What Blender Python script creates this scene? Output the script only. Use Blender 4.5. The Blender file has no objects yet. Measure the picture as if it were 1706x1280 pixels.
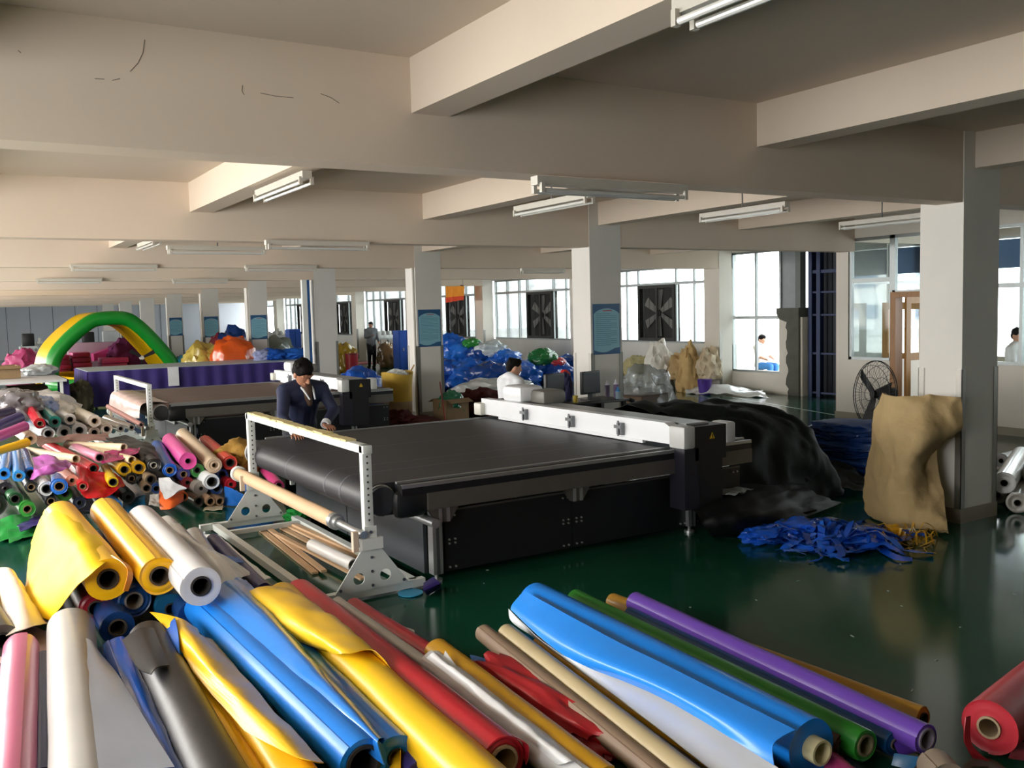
import bpy, bmesh, math, random
from mathutils import Vector, Matrix, noise
from math import sin, cos, pi, radians

S = bpy.context.scene
COL = S.collection
random.seed(7)

# ------------------------------------------------------------------ camera
F_PX, YAW, PITCH, ROLL, CAM_H = 1551.75, 0.5515, 0.0787, 0.0258, 2.0
FW = Vector((sin(YAW)*cos(PITCH), cos(YAW)*cos(PITCH), -sin(PITCH)))
_rt = Vector((cos(YAW), -sin(YAW), 0)); _up = _rt.cross(FW)
RT = _rt*cos(ROLL) - _up*sin(ROLL); UP = _rt*sin(ROLL) + _up*cos(ROLL)
cd = bpy.data.cameras.new('camera'); cam = bpy.data.objects.new('camera', cd); COL.objects.link(cam)
cd.sensor_width = 36.0; cd.lens = 36.0*F_PX/1706.0; cd.clip_end = 300
mw = Matrix((RT, UP, -FW)).transposed().to_4x4(); mw.translation = (0, 0, CAM_H)
cam.matrix_world = mw
S.camera = cam

# ------------------------------------------------------------------ world, daylight, exposure
w = bpy.data.worlds.new('overcast'); S.world = w; w.use_nodes = True
nt = w.node_tree; bg = nt.nodes['Background']
bg.inputs[0].default_value = (0.93, 0.97, 1.0, 1); bg.inputs[1].default_value = 9.0
def window_light(name, loc, rot, sx, sy, power, col, portal=False):
    l = bpy.data.lights.new(name, 'AREA'); l.shape = 'RECTANGLE'; l.size = sx; l.size_y = sy
    l.energy = power; l.color = col
    if portal: l.cycles.is_portal = True
    o = bpy.data.objects.new(name, l); COL.objects.link(o); o.location = loc; o.rotation_euler = rot
    return o
WARM = (1.0, 0.915, 0.81)
# daylight entering through the long window band of the wall beside the photographer
for yc, pw, ln in ((2.2, 110, 3.6), (9.2, 520, 8.2), (18.2, 520, 8.2), (27.2, 460, 8.2), (36.4, 420, 8.2), (46.4, 380, 8.2)):
    window_light('window_daylight', (-3.26, yc, 1.95), (0, radians(-68), 0), 1.9, ln, pw, WARM)
# portals in the window wall opposite: the sky itself lights the room there
for k in range(6):
    window_light('window_portal', (16.05, 18.55+5.4635*k, 2.0), (0, radians(90), 0), 1.95, 4.7, 1, (1, 1, 1), True)
window_light('window_portal', (16.05, 15.0, 1.9), (0, radians(90), 0), 2.8, 1.6, 1, (1, 1, 1), True)
window_light('window_portal', (17.25, 6.3, 2.0), (0, radians(90), 0), 2.1, 12.4, 1, (1, 1, 1), True)
S.view_settings.view_transform = 'Standard'; S.view_settings.look = 'None'
S.view_settings.exposure = -0.3; S.view_settings.gamma = 1.0; S.view_settings.use_curve_mapping = False
S.cycles.max_bounces = 7; S.cycles.diffuse_bounces = 4; S.cycles.glossy_bounces = 4
S.cycles.transmission_bounces = 6; S.cycles.transparent_max_bounces = 8
S.cycles.caustics_reflective = False; S.cycles.caustics_refractive = False
S.cycles.sample_clamp_indirect = 6.0; S.cycles.use_denoising = True; S.cycles.use_adaptive_sampling = True; S.cycles.adaptive_threshold = 0.02

# ------------------------------------------------------------------ survey helpers: where a sight line meets a height / a wall plane
def _ray(x, y): return FW + RT*((x-853)/F_PX) - UP*((y-640)/F_PX)
C0 = Vector((0, 0, CAM_H))
def at(x, y, z=0.0):
    d = _ray(x, y); return C0 + d*((z-CAM_H)/d.z)
def atY(x, y, Y):
    d = _ray(x, y); return C0 + d*(Y/d.y)
def atX(x, y, X):
    d = _ray(x, y); return C0 + d*(X/d.x)

# ------------------------------------------------------------------ materials
def lin(h):
    h = h.lstrip('#'); o = []
    for i in (0, 2, 4):
        c = int(h[i:i+2], 16)/255; o.append(c/12.92 if c <= .04045 else ((c+.055)/1.055)**2.4)
    return tuple(o)+(1,)
MATS = {}
def M(hexc, rough=.5, metal=0, var=.06, scale=6, bump=.0, bscale=40, spec=.5, coat=0, trans=0, alpha=1, name=None, emit=0, stretch=None):
    key = (hexc, rough, metal, var, scale, bump, bscale, spec, coat, trans, alpha, emit, stretch)
    if key in MATS: return MATS[key]
    m = bpy.data.materials.new(name or 'mat_'+hexc.strip('#')); m.use_nodes = True
    n = m.node_tree.nodes; L = m.node_tree.links; b = n['Principled BSDF']
    c = lin(hexc)
    b.inputs['Roughness'].default_value = rough; b.inputs['Metallic'].default_value = metal
    b.inputs['Specular IOR Level'].default_value = spec; b.inputs['Coat Weight'].default_value = coat
    b.inputs['Coat Roughness'].default_value = .12
    b.inputs['Transmission Weight'].default_value = trans; b.inputs['Alpha'].default_value = alpha
    tc = n.new('ShaderNodeTexCoord'); src = tc.outputs['Object']
    if stretch:
        mp = n.new('ShaderNodeMapping'); mp.inputs['Scale'].default_value = stretch; L.new(src, mp.inputs[0]); src = mp.outputs[0]
    tx = n.new('ShaderNodeTexNoise'); tx.inputs['Scale'].default_value = scale; tx.inputs['Detail'].default_value = 4
    L.new(src, tx.inputs['Vector'])
    mx = n.new('ShaderNodeMix'); mx.data_type = 'RGBA'
    mx.inputs[6].default_value = tuple(max(0, v*(1-var*2.2)) for v in c[:3])+(1,)
    mx.inputs[7].default_value = tuple(min(1, v*(1+var*1.4)) for v in c[:3])+(1,)
    L.new(tx.outputs['Fac'], mx.inputs[0]); L.new(mx.outputs[2], b.inputs['Base Color'])
    if emit:
        b.inputs['Emission Color'].default_value = c; b.inputs['Emission Strength'].default_value = emit
    if bump:
        t2 = n.new('ShaderNodeTexNoise'); t2.inputs['Scale'].default_value = bscale; t2.inputs['Detail'].default_value = 3
        L.new(src, t2.inputs['Vector'])
        bp = n.new('ShaderNodeBump'); bp.inputs['Strength'].default_value = bump; bp.inputs['Distance'].default_value = .01
        L.new(t2.outputs['Fac'], bp.inputs['Height']); L.new(bp.outputs[0], b.inputs['Normal'])
    MATS[key] = m; return m
def vinyl(h, rough=.33, coat=.06): return M(h, rough, var=.05, scale=3, bump=.12, bscale=9, coat=coat)
def film(h): return M(h, .22, var=.04, scale=3, bump=.25, bscale=12, coat=.3)
def cloth(h): return M(h, .85, var=.12, scale=14, bump=.5, bscale=160, spec=.2)
def paint(h, r=.5): return M(h, r, var=.03, scale=4)
def metal(h, r=.35): return M(h, r, metal=.85, var=.05, scale=20)
KRAFT = M('#b39a78', .7, var=.1, scale=12, bump=.2, bscale=60, spec=.25)
KRAFT_D = M('#8c7357', .75, var=.12, scale=12, bump=.2, bscale=60, spec=.2)
ALU = metal('#b9bcbd', .38)
WHITE_P = paint('#dfe2df', .42)
BLACK_P = M('#101114', .45, var=.1, scale=8)

# ------------------------------------------------------------------ mesh helpers
class MB:
    def __init__(s): s.v = []; s.f = []; s.m = []
    def add(s, vs, fs, mi=0):
        o = len(s.v); s.v += [Vector(p) for p in vs]
        for f in fs: s.f.append([o+i for i in f]); s.m.append(mi)
    def box(s, a, b, mi=0, rot=None, bev=0):
        (x0, y0, z0), (x1, y1, z1) = a, b
        x0, x1 = min(x0, x1), max(x0, x1); y0, y1 = min(y0, y1), max(y0, y1); z0, z1 = min(z0, z1), max(z0, z1)
        if bev:
            e = min(bev, (x1-x0)*.45, (y1-y0)*.45, (z1-z0)*.45)
            bm = bmesh.new(); bmesh.ops.create_cube(bm, size=1)
            for v in bm.verts: v.co = Vector(((x0+x1)/2+v.co.x*(x1-x0), (y0+y1)/2+v.co.y*(y1-y0), (z0+z1)/2+v.co.z*(z1-z0)))
            bmesh.ops.bevel(bm, geom=bm.edges[:], offset=e, segments=2, profile=.5, affect='EDGES')
            bm.verts.index_update(); vs = [v.co.copy() for v in bm.verts]; fs = [[v.index for v in f.verts] for f in bm.faces]; bm.free()
        else:
            vs = [Vector(p) for p in ((x0,y0,z0),(x1,y0,z0),(x1,y1,z0),(x0,y1,z0),(x0,y0,z1),(x1,y0,z1),(x1,y1,z1),(x0,y1,z1))]
            fs = [(0,3,2,1),(4,5,6,7),(0,1,5,4),(1,2,6,5),(2,3,7,6),(3,0,4,7)]
        if rot:
            c = Vector(((x0+x1)/2, (y0+y1)/2, (z0+z1)/2)); vs = [c + rot @ (v-c) for v in vs]
        s.add(vs, fs, mi); return s
    def frame(s, p, q):
        d = (Vector(q)-Vector(p)).normalized()
        a = d.cross(Vector((0, 0, 1)));
        if a.length < 1e-3: a = Vector((1, 0, 0))
        a.normalize(); b = a.cross(d).normalized(); return a, b, d
    def bar(s, p, q, wa, wb, mi=0):
        p, q = Vector(p), Vector(q); a, b, d = s.frame(p, q); vs = []
        for c in (p, q):
            for i, j in ((-1,-1),(1,-1),(1,1),(-1,1)): vs.append(c+a*(i*wa/2)+b*(j*wb/2))
        s.add(vs, [(0,1,2,3),(7,6,5,4),(0,4,5,1),(1,5,6,2),(2,6,7,3),(3,7,4,0)], mi); return s
    def tube(s, p, q, r0, r1=None, n=16, mi=0, caps=True):
        p, q = Vector(p), Vector(q); r1 = r0 if r1 is None else r1; a, b, d = s.frame(p, q); vs = []
        for c, r in ((p, r0), (q, r1)):
            for i in range(n): t = 2*pi*i/n; vs.append(c+(a*cos(t)+b*sin(t))*r)
        fs = [(i, (i+1) % n, n+(i+1) % n, n+i) for i in range(n)]
        if caps: fs += [tuple(range(n-1, -1, -1)), tuple(range(n, 2*n))]
        s.add(vs, fs, mi); return s
    def path(s, pts, r, n=8, mi=0, closed=False):
        pts = [Vector(p) for p in pts]; N = len(pts); vs = []; up = Vector((0, 0, 1)); pa = None
        for i, p in enumerate(pts):
            d = (pts[(i+1) % N if closed else min(i+1, N-1)]-pts[i-1 if (closed or i > 0) else 0]).normalized()
            a = d.cross(up) if pa is None else pa-d*pa.dot(d)
            if a.length < 1e-3: a = d.cross(Vector((1, 0, 0)))
            a.normalize(); pa = a; b = a.cross(d)
            rr = r[i] if isinstance(r, (list, tuple)) else r
            for k in range(n): t = 2*pi*k/n; vs.append(p+(a*cos(t)+b*sin(t))*rr)
        fs = []
        for i in range(N if closed else N-1):
            j = (i+1) % N
            for k in range(n): fs.append((i*n+k, i*n+(k+1) % n, j*n+(k+1) % n, j*n+k))
        if not closed: fs += [tuple(range(n-1, -1, -1)), tuple((N-1)*n+k for k in range(n))]
        s.add(vs, fs, mi); return s
    def capsule(s, p, q, r0, r1=None, n=12, mi=0):
        p, q = Vector(p), Vector(q); r1 = r0 if r1 is None else r1; a, b, d = s.frame(p, q); vs = []; rings = []
        for t in (-80, -50, -20, 0): rings.append((p+d*(r0*sin(radians(t))), r0*cos(radians(t))))
        for t in (0, 20, 50, 80): rings.append((q+d*(r1*sin(radians(t))), r1*cos(radians(t))))
        for c, r in rings:
            for i in range(n): t = 2*pi*i/n; vs.append(c+(a*cos(t)+b*sin(t))*r)
        fs = []; R = len(rings)
        for k in range(R-1):
            for i in range(n): fs.append((k*n+i, k*n+(i+1) % n, (k+1)*n+(i+1) % n, (k+1)*n+i))
        fs += [tuple(range(n-1, -1, -1)), tuple((R-1)*n+i for i in range(n))]
        s.add(vs, fs, mi); return s
    def ell(s, c, r, n=20, m=12, mi=0, rot=None):
        c = Vector(c); vs = []; fs = []
        for j in range(1, m):
            ph = pi*j/m
            for i in range(n):
                t = 2*pi*i/n; v = Vector((r[0]*sin(ph)*cos(t), r[1]*sin(ph)*sin(t), r[2]*cos(ph)))
                vs.append(c+(rot @ v if rot else v))
        for j in range(m-2):
            for i in range(n): fs.append((j*n+i, (j+1)*n+i, (j+1)*n+(i+1) % n, j*n+(i+1) % n))
        fs.append(tuple(range(n))); fs.append(tuple((m-2)*n+i for i in range(n-1, -1, -1)))
        s.add(vs, fs, mi); return s
    def prism(s, poly, off, mi=0):
        poly = [Vector(p) for p in poly]; off = Vector(off); n = len(poly)
        s.add(poly+[p+off for p in poly], [tuple(range(n-1, -1, -1)), tuple(range(n, 2*n))]+[(i, (i+1) % n, n+(i+1) % n, n+i) for i in range(n)], mi)
        return s
    def build(s, name, mats, parent=None, smooth=35, loc=None):
        me = bpy.data.meshes.new(name)
        off = Vector((0, 0, 0))
        if loc is not None: off = Vector(loc)
        elif parent is not None: off = world_loc(parent)
        me.from_pydata([v-off for v in s.v], [], s.f); me.update()
        bm = bmesh.new(); bm.from_mesh(me); bmesh.ops.recalc_face_normals(bm, faces=bm.faces); bm.to_mesh(me); bm.free()
        if not isinstance(mats, (list, tuple)): mats = [mats]
        for m in mats: me.materials.append(m)
        if len(mats) > 1:
            for p, i in zip(me.polygons, s.m): p.material_index = i
        if smooth:
            for p in me.polygons: p.use_smooth = True
            me.set_sharp_from_angle(angle=radians(smooth))
        o = bpy.data.objects.new(name, me); COL.objects.link(o)
        if parent is not None: o.parent = parent
        elif loc is not None: o.location = off
        return o
def world_loc(o):
    v = Vector(o.location)
    while o.parent is not None: o = o.parent; v += Vector(o.location)
    return v
def tag(o, label=None, cat=None, group=None, kind=None):
    if label: o['label'] = label
    if cat: o['category'] = cat
    if group: o['group'] = group
    if kind: o['kind'] = kind
    return o
def thing(name, label, cat, loc=(0, 0, 0), group=None):
    o = bpy.data.objects.new(name, None); COL.objects.link(o); o.location = loc; o.empty_display_size = .1
    return tag(o, label, cat, group)
def struct(name, mb, m, parent=None, smooth=0):
    o = mb.build(name, m, parent, smooth)
    if parent is None: o['kind'] = 'structure'
    return o
def copy_tree(o, parent=None):
    c = o.copy(); COL.objects.link(c); c.parent = parent
    for ch in list(o.children): copy_tree(ch, c)
    return c
def fbm(v, o=3):
    r = 0; a = 1
    for i in range(o): r += a*noise.noise(v*(2**i)); a *= .5
    return r

# ---- rolls of sheet material: wound body, hollow core
def roll(label, a, b, r, mat, core=.038, cmat=None, name='vinyl_roll', group=None, r2=None, wob=.004, sag=0, seam=None, proud=.008, cat='roll', seg=28, seed=None, taper=None):
    a, b = Vector(a), Vector(b); r2 = r2 or r; rnd = random.Random(seed if seed is not None else int((a.x*977+a.y*131+a.z*31)*100))
    mb = MB(); A, B, D = mb.frame(a, b); L = (b-a).length; N = 9
    th0 = rnd.uniform(0, 2*pi) if seam is None else seam; sd = Vector((rnd.random()*40, rnd.random()*40, 0)); st = min(.006, r*.07)
    vs = []; fs = []; n = seg
    ctr = []
    for k in range(N):
        t = k/(N-1); c = a+D*(L*t)+Vector((0, 0, -sag*4*t*(1-t))); ctr.append(c)
        R = r+(r2-r)*t
        for i in range(n+1):
            th = th0+2*pi*i/n; q = (i % n)/n if i < n else 1
            rr = R-st*(i/n)+wob*noise.noise(sd+Vector((cos(th)*1.3, sin(th)*1.3, t*5)))
            vs.append(c+(A*cos(th)+B*sin(th))*rr)
    for k in range(N-1):
        for i in range(n): fs.append((k*(n+1)+i, k*(n+1)+i+1, (k+1)*(n+1)+i+1, (k+1)*(n+1)+i))
        fs.append((k*(n+1)+n, k*(n+1), (k+1)*(n+1), (k+1)*(n+1)+n))
    ci = core if core else r*.12
    for e, sg in ((0, -1), (N-1, 1)):
        base = e*(n+1); R = r if e == 0 else r2; prev = [base+i for i in range(n+1)]
        steps = 4
        for q in range(1, steps+1):
            rr = R-(R-ci)*q/steps; d = rnd.uniform(-.006, .004) if q < steps else 0
            o = len(vs)
            for i in range(n+1):
                th = th0+2*pi*i/n; vs.append(ctr[e]+(A*cos(th)+B*sin(th))*rr+D*(sg*d))
            for i in range(n):
                f = (prev[i], o+i, o+i+1, prev[i+1]); fs.append(f if sg > 0 else f[::-1])
            fs.append((prev[n], o+n, o, prev[0]) if sg > 0 else (prev[0], o, o+n, prev[n]))
            prev = [o+i for i in range(n+1)]
    mb.add(vs, fs); o = mb.build(name, mat, None, 40, loc=a); tag(o, label, cat, group)
    if core:
        cm = cmat or KRAFT_D; k = MB(); m = 18; ri = core*.8; vs = []; fs = []
        e0 = a-D*proud; e1 = b+D*proud
        prof = [(e0, ri), (e0, core*.995), (e1, core*.995), (e1, ri)]
        for c, rr in prof:
            for i in range(m): t = 2*pi*i/m; vs.append(c+(A*cos(t)+B*sin(t))*rr)
        for j in range(4):
            for i in range(m): fs.append((j*m+i, j*m+(i+1) % m, ((j+1) % 4)*m+(i+1) % m, ((j+1) % 4)*m+i))
        k.add(vs, fs); k.build('core', cm, o, 40)
    return o
def tube_thing(label, a, b, r, mat, wall=.006, name='cardboard_tube', group=None, cat='tube'):
    a, b = Vector(a), Vector(b); k = MB(); A, B, D = k.frame(a, b); m = 22; vs = []; fs = []
    for c, rr in ((a, r-wall), (a, r), (b, r), (b, r-wall)):
        for i in range(m): t = 2*pi*i/m; vs.append(c+(A*cos(t)+B*sin(t))*rr)
    for j in range(4):
        for i in range(m): fs.append((j*m+i, j*m+(i+1) % m, ((j+1) % 4)*m+(i+1) % m, ((j+1) % 4)*m+i))
    k.add(vs, fs); o = k.build(name, mat, None, 40, loc=a); return tag(o, label, cat, group)

# ---- loose sheets: a control net turned into a thin two-faced sheet
def cr(p, t):
    n = len(p)-1; x = t*n; i = min(int(x), n-1); u = x-i
    P = [p[max(0, min(n, i+k))] for k in (-1, 0, 1, 2)]
    return .5*((2*P[1])+(P[2]-P[0])*u+(2*P[0]-5*P[1]+4*P[2]-P[3])*u*u+(3*P[1]-P[0]-3*P[2]+P[3])*u**3)
def sheet_mb(net, nu=24, nv=24, thick=.004, amp=.0, freq=5, seed=0, minz=.003, crease=False):
    net = [[Vector(p) for p in row] for row in net]; mb = MB(); g = []
    for j in range(nv+1):
        row = [cr(r_, j/nv) for r_ in net]
        g.append([cr(row, i/nu) for i in range(nu+1)])
    # g[j][i]
    nrm = []
    for j in range(nv+1):
        nr = []
        for i in range(nu+1):
            du = g[j][min(i+1, nu)]-g[j][max(i-1, 0)]; dv = g[min(j+1, nv)][i]-g[max(j-1, 0)][i]
            n = du.cross(dv); n = n.normalized() if n.length > 1e-9 else Vector((0, 0, 1)); nr.append(n)
        nrm.append(nr)
    if sum((n.z for r_ in nrm for n in r_)) < 0: nrm = [[-n for n in r_] for r_ in nrm]
    sd = Vector((seed*3.1, seed*1.7, seed))
    top = []; bot = []
    for j in range(nv+1):
        for i in range(nu+1):
            p = g[j][i]
            if amp:
                q = p*freq+sd; h = fbm(q, 3) if not crease else (1-2*abs(noise.noise(q))) + .5*(1-2*abs(noise.noise(q*2.3)))
                p = p+nrm[j][i]*(h*amp)
            if p.z < minz: p = Vector((p.x, p.y, minz))
            top.append(p+nrm[j][i]*thick); bot.append(p)
    W = nu+1; K = len(top); vs = top+bot; fs = []; ms = []
    for j in range(nv):
        for i in range(nu):
            a, b, c, d = j*W+i, j*W+i+1, (j+1)*W+i+1, (j+1)*W+i
            fs.append((a, b, c, d)); ms.append(0); fs.append((K+d, K+c, K+b, K+a)); ms.append(1)
    ed = [j*W for j in range(nv+1)]; 
    def rim(idx):
        for x, y in zip(idx, idx[1:]): fs.append((x, y, K+y, K+x)); ms.append(0)
    rim([i for i in range(W)]); rim([nv*W+i for i in range(W)]); rim(ed); rim([j*W+nu for j in range(nv+1)])
    mb.add(vs, fs); mb.m = ms; return mb
def sheet(name, net, mat, parent=None, back=None, label=None, cat='sheet', group=None, **k):
    mb = sheet_mb(net, **k)
    o = mb.build(name, [mat, back or mat], parent, 60, loc=None if parent is not None else mb.v[0].copy())
    if parent is None: tag(o, label, cat, group)
    return o

# ---- crumpled lumps: bags, bundles, folded cloth
def lump_mb(c, size, seed=0, amp=.12, freq=2.2, boxy=0.0, sub=4, floor=True, crease=True, fine=.35, taper=0):
    bm = bmesh.new(); bmesh.ops.create_icosphere(bm, subdivisions=sub, radius=1)
    sd = Vector((seed*7.3, seed*2.9, seed*1.3)); vs = []
    for v in bm.verts:
        d = v.co.normalized()
        if boxy:
            m = max(abs(d.x), abs(d.y), abs(d.z)); d2 = d/m; d2 = d.lerp(d2, boxy)
        else: d2 = d
        q = d*freq+sd
        h = fbm(q, 3)*.6
        if crease: h += .7*(.5-abs(noise.noise(q*1.5)))+fine*(.5-abs(noise.noise(q*3.7)))
        p = d2*(1+amp*h)
        if taper: k_ = 1-taper*(p.z*.5+.5); p = Vector((p.x*k_, p.y*k_, p.z))
        vs.append(Vector((p.x*size[0], p.y*size[1], p.z*size[2])))
    fs = [[v.index for v in f.verts] for f in bm.faces]; bm.free()
    zlo = -size[2]*.72 if floor else -9
    c = Vector(c)
    if floor:
        vs = [Vector((v.x, v.y, max(v.z, zlo)-zlo)) for v in vs]
    mb = MB(); mb.add([v+c for v in vs], fs); return mb
def lump(name, label, cat, c, size, mat, group=None, parent=None, smooth=50, **k):
    o = lump_mb(c, size, **k).build(name, mat, parent, smooth, loc=None if parent is not None else c)
    if parent is None: tag(o, label, cat, group)
    return o

# ================================================================== STRUCTURE
XW, XP = 15.8, 13.2            # window wall, office partition
Y0, DY, NB = 4.895, 5.4635, 10 # first column line, bay length
ZB, ZS, ZC = 2.84, 3.14, 3.45  # main beam underside, joist underside, slab
XL, YB, YF = -3.3, -15.0, 58.0
WALL = M('#d9d3c8', .75, var=.05, scale=1.3, bump=.1, bscale=5, name='plaster_white')
CEIL = M('#d0c1b0', .8, var=.05, scale=.8, bump=.08, bscale=4, name='slab_plaster')
BEAM = M('#dacab8', .8, var=.05, scale=1.0, bump=.08, bscale=5, name='beam_plaster')
SKIRT = M('#8d8676', .5, var=.08, scale=5)
FRAME = metal('#9aa0a0', .45)
STEEL = metal('#84827c', .4)

def floor_material():
    m = bpy.data.materials.new('green_epoxy'); m.use_nodes = True
    n = m.node_tree.nodes; L = m.node_tree.links; b = n['Principled BSDF']
    tc = n.new('ShaderNodeTexCoord'); tx = n.new('ShaderNodeTexNoise'); tx.inputs['Scale'].default_value = .9; tx.inputs['Detail'].default_value = 6
    L.new(tc.outputs['Object'], tx.inputs['Vector'])
    mx = n.new('ShaderNodeMix'); mx.data_type = 'RGBA'
    mx.inputs[6].default_value = (.004, .040, .022, 1); mx.inputs[7].default_value = (.008, .075, .040, 1)
    L.new(tx.outputs['Fac'], mx.inputs[0]); L.new(mx.outputs[2], b.inputs['Base Color'])
    t2 = n.new('ShaderNodeTexNoise'); t2.inputs['Scale'].default_value = 2.5; t2.inputs['Detail'].default_value = 5
    L.new(tc.outputs['Object'], t2.inputs['Vector'])
    mr = n.new('ShaderNodeMapRange'); mr.inputs['To Min'].default_value = .08; mr.inputs['To Max'].default_value = .2
    L.new(t2.outputs['Fac'], mr.inputs['Value']); L.new(mr.outputs[0], b.inputs['Roughness'])
    bp = n.new('ShaderNodeBump'); bp.inputs['Strength'].default_value = .05; bp.inputs['Distance'].default_value = .02
    L.new(t2.outputs['Fac'], bp.inputs['Height']); L.new(bp.outputs[0], b.inputs['Normal'])
    b.inputs['Specular IOR Level'].default_value = .42
    return m
FLOOR = floor_material()
fl = struct('floor', MB().box((XL-.2, YB-.2, -.2), (XW+1.4, YF+.2, 0)), FLOOR)
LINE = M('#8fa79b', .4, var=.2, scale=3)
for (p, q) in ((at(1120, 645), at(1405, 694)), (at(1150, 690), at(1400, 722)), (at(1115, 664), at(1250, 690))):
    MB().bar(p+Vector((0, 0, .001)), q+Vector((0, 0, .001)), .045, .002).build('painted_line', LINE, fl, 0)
struct('ceiling', MB().box((XL-.2, YB-.2, ZC), (17.2, YF+.2, ZC+.25)), CEIL)
for n in range(-3, NB):
    y = Y0+DY*n
    bo = struct('beam', MB().box((XL, y+.01, ZB), (XW if n != 1 else XP-.001, y+.26, ZC+.02)), BEAM)
    if n == 0:      # scuffs on the plaster of the nearest beam
        SCUFF = M('#776b5f', .9, var=.2, scale=30)
        for pts in (((241, 66), (238, 88), (230, 105), (217, 119)), ((200, 131), (187, 134)), ((174, 132), (158, 131)), ((404, 142), (403, 152), (407, 158)), ((434, 155), (458, 160), (489, 163)), ((534, 156), (552, 163), (565, 172)), ((30, 84), (35, 88))):
            MB().path([atY(px, py, y+.009) for px, py in pts], .0016, n=4).build('scuff_mark', SCUFF, bo)
for X in (-3.02, -.33, 2.39, 5.16, 7.83, 10.5, 13.36):
    struct('beam', MB().box((X, YB, ZS), (X+.24, YF, ZC+.01)), BEAM)

# columns along the aisle
CW = .54
PAINT_COL = M('#d2cfc8', .7, var=.05, scale=1.5, bump=.06, bscale=6, name='column_paint')
PIPE = paint('#dcd9d2', .45)
for n in range(NB):
    y = Y0+DY*n; X = 7.67
    c = struct('column', MB().box((X, y, 0), (X+CW, y+.42, ZC)), PAINT_COL)
    MB().box((X-.012, y-.012, 0), (X+CW+.012, y+.432, .13)).build('skirting', SKIRT, c, 0)
    for (cx, cy, sx, sy) in ((X, y, 1, 1), (X+CW, y, -1, 1), (X, y+.42, 1, -1), (X+CW, y+.42, -1, -1)):
        g = MB(); t = .006
        g.box((cx-sx*t, cy-sy*t, .13), (cx+sx*.055, cy, 1.38)); g.box((cx-sx*t, cy-sy*t, .13), (cx, cy+sy*.055, 1.38))
        g.build('corner_guard', STEEL, c, 0)
    MB().tube((X-.03, y+.06, .05 if n in (2, 3, 4, 5, 6, 7) else 2.84), (X-.03, y+.06, ZB if n in (2, 3, 4, 5, 6, 7) else ZC), .028, n=10).build('conduit', PIPE, c)
# a second row of columns by the window band beside the photographer's left is out of view; wall columns in the window wall
for n in range(2, NB):
    y = Y0+DY*n
    c = struct('pilaster', MB().box((XW-.4, y, 0), (XW, y+.5, ZC)), WALL); c['kind'] = 'structure'
    MB().box((XW-.41, y-.008, .1), (XW-.33, y+.0, 1.38)).build('corner_guard', STEEL, c, 0)

# wall beside the photographer with its window band, and the closing walls
wl = MB(); wl.box((XL-.2, YB, 0), (XL, YF, .95)); wl.box((XL-.2, YB, 2.95), (XL, YF, ZC))
wl.box((XL-.2, YB, .9), (XL, 0, 3))
for k in range(0, 11): wl.box((XL-.2, 4.2+4.5*k, .9), (XL, 4.55+4.5*k, 3))
wl.box((XL-.2, 51, .9), (XL, YF, 3))
struct('wall_left', wl, WALL)
struct('wall_back', MB().box((XL-.2, YB-.2, 0), (17, YB, ZC)), M('#6d6b66', .8))
FARW = M('#b4bac2', .7, var=.04, scale=1)
fw = struct('wall_far', MB().box((XL-.2, YF, 0), (17, YF+.2, ZC)), FARW)
for k in range(12): MB().box((1.0+k*1.15, YF-.02, 0), (1.03+k*1.15, YF, 3.2)).build('panel_joint', M('#6d7278', .6), fw, 0)

# window wall with sliding windows, transom lights and a fan opening in each bay
GLASS = None
def glass_material():
    m = bpy.data.materials.new('window_glass'); m.use_nodes = True
    n = m.node_tree.nodes; L = m.node_tree.links; n.remove(n['Principled BSDF']); o = n['Material Output']
    tr = n.new('ShaderNodeBsdfTransparent'); tr.inputs[0].default_value = (.93, .96, .95, 1)
    gl = n.new('ShaderNodeBsdfGlossy'); gl.inputs['Roughness'].default_value = .03
    lw = n.new('ShaderNodeFresnel'); lw.inputs[0].default_value = 1.22
    tx = n.new('ShaderNodeTexNoise'); tx.inputs['Scale'].default_value = .7
    mr = n.new('ShaderNodeMapRange'); mr.inputs['To Min'].default_value = .75; mr.inputs['To Max'].default_value = 1.1
    L.new(tx.outputs['Fac'], mr.inputs['Value'])
    mu = n.new('ShaderNodeMath'); mu.operation = 'MULTIPLY'; L.new(lw.outputs[0], mu.inputs[0]); L.new(mr.outputs[0], mu.inputs[1])
    mx = n.new('ShaderNodeMixShader'); L.new(mu.outputs[0], mx.inputs[0]); L.new(tr.outputs[0], mx.inputs[1]); L.new(gl.outputs[0], mx.inputs[2])
    L.new(mx.outputs[0], o.inputs[0]); return m
GLASS = glass_material()
FANBOX = M('#2b2b29', .6, var=.15, scale=6); BLADE = M('#6c6c68', .5, var=.15, scale=4)
SILLM = M('#cfcfca', .8, var=.1, scale=1.2, bump=.1, bscale=4)
wr = MB(); wr.box((XW, 15.9, 0), (XW+.22, YF, 1.08)); wr.box((XW, 15.9, 3.0), (XW+.22, YF, ZC))
struct('wall_right', wr, SILLM)
win_no = [0]
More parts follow.
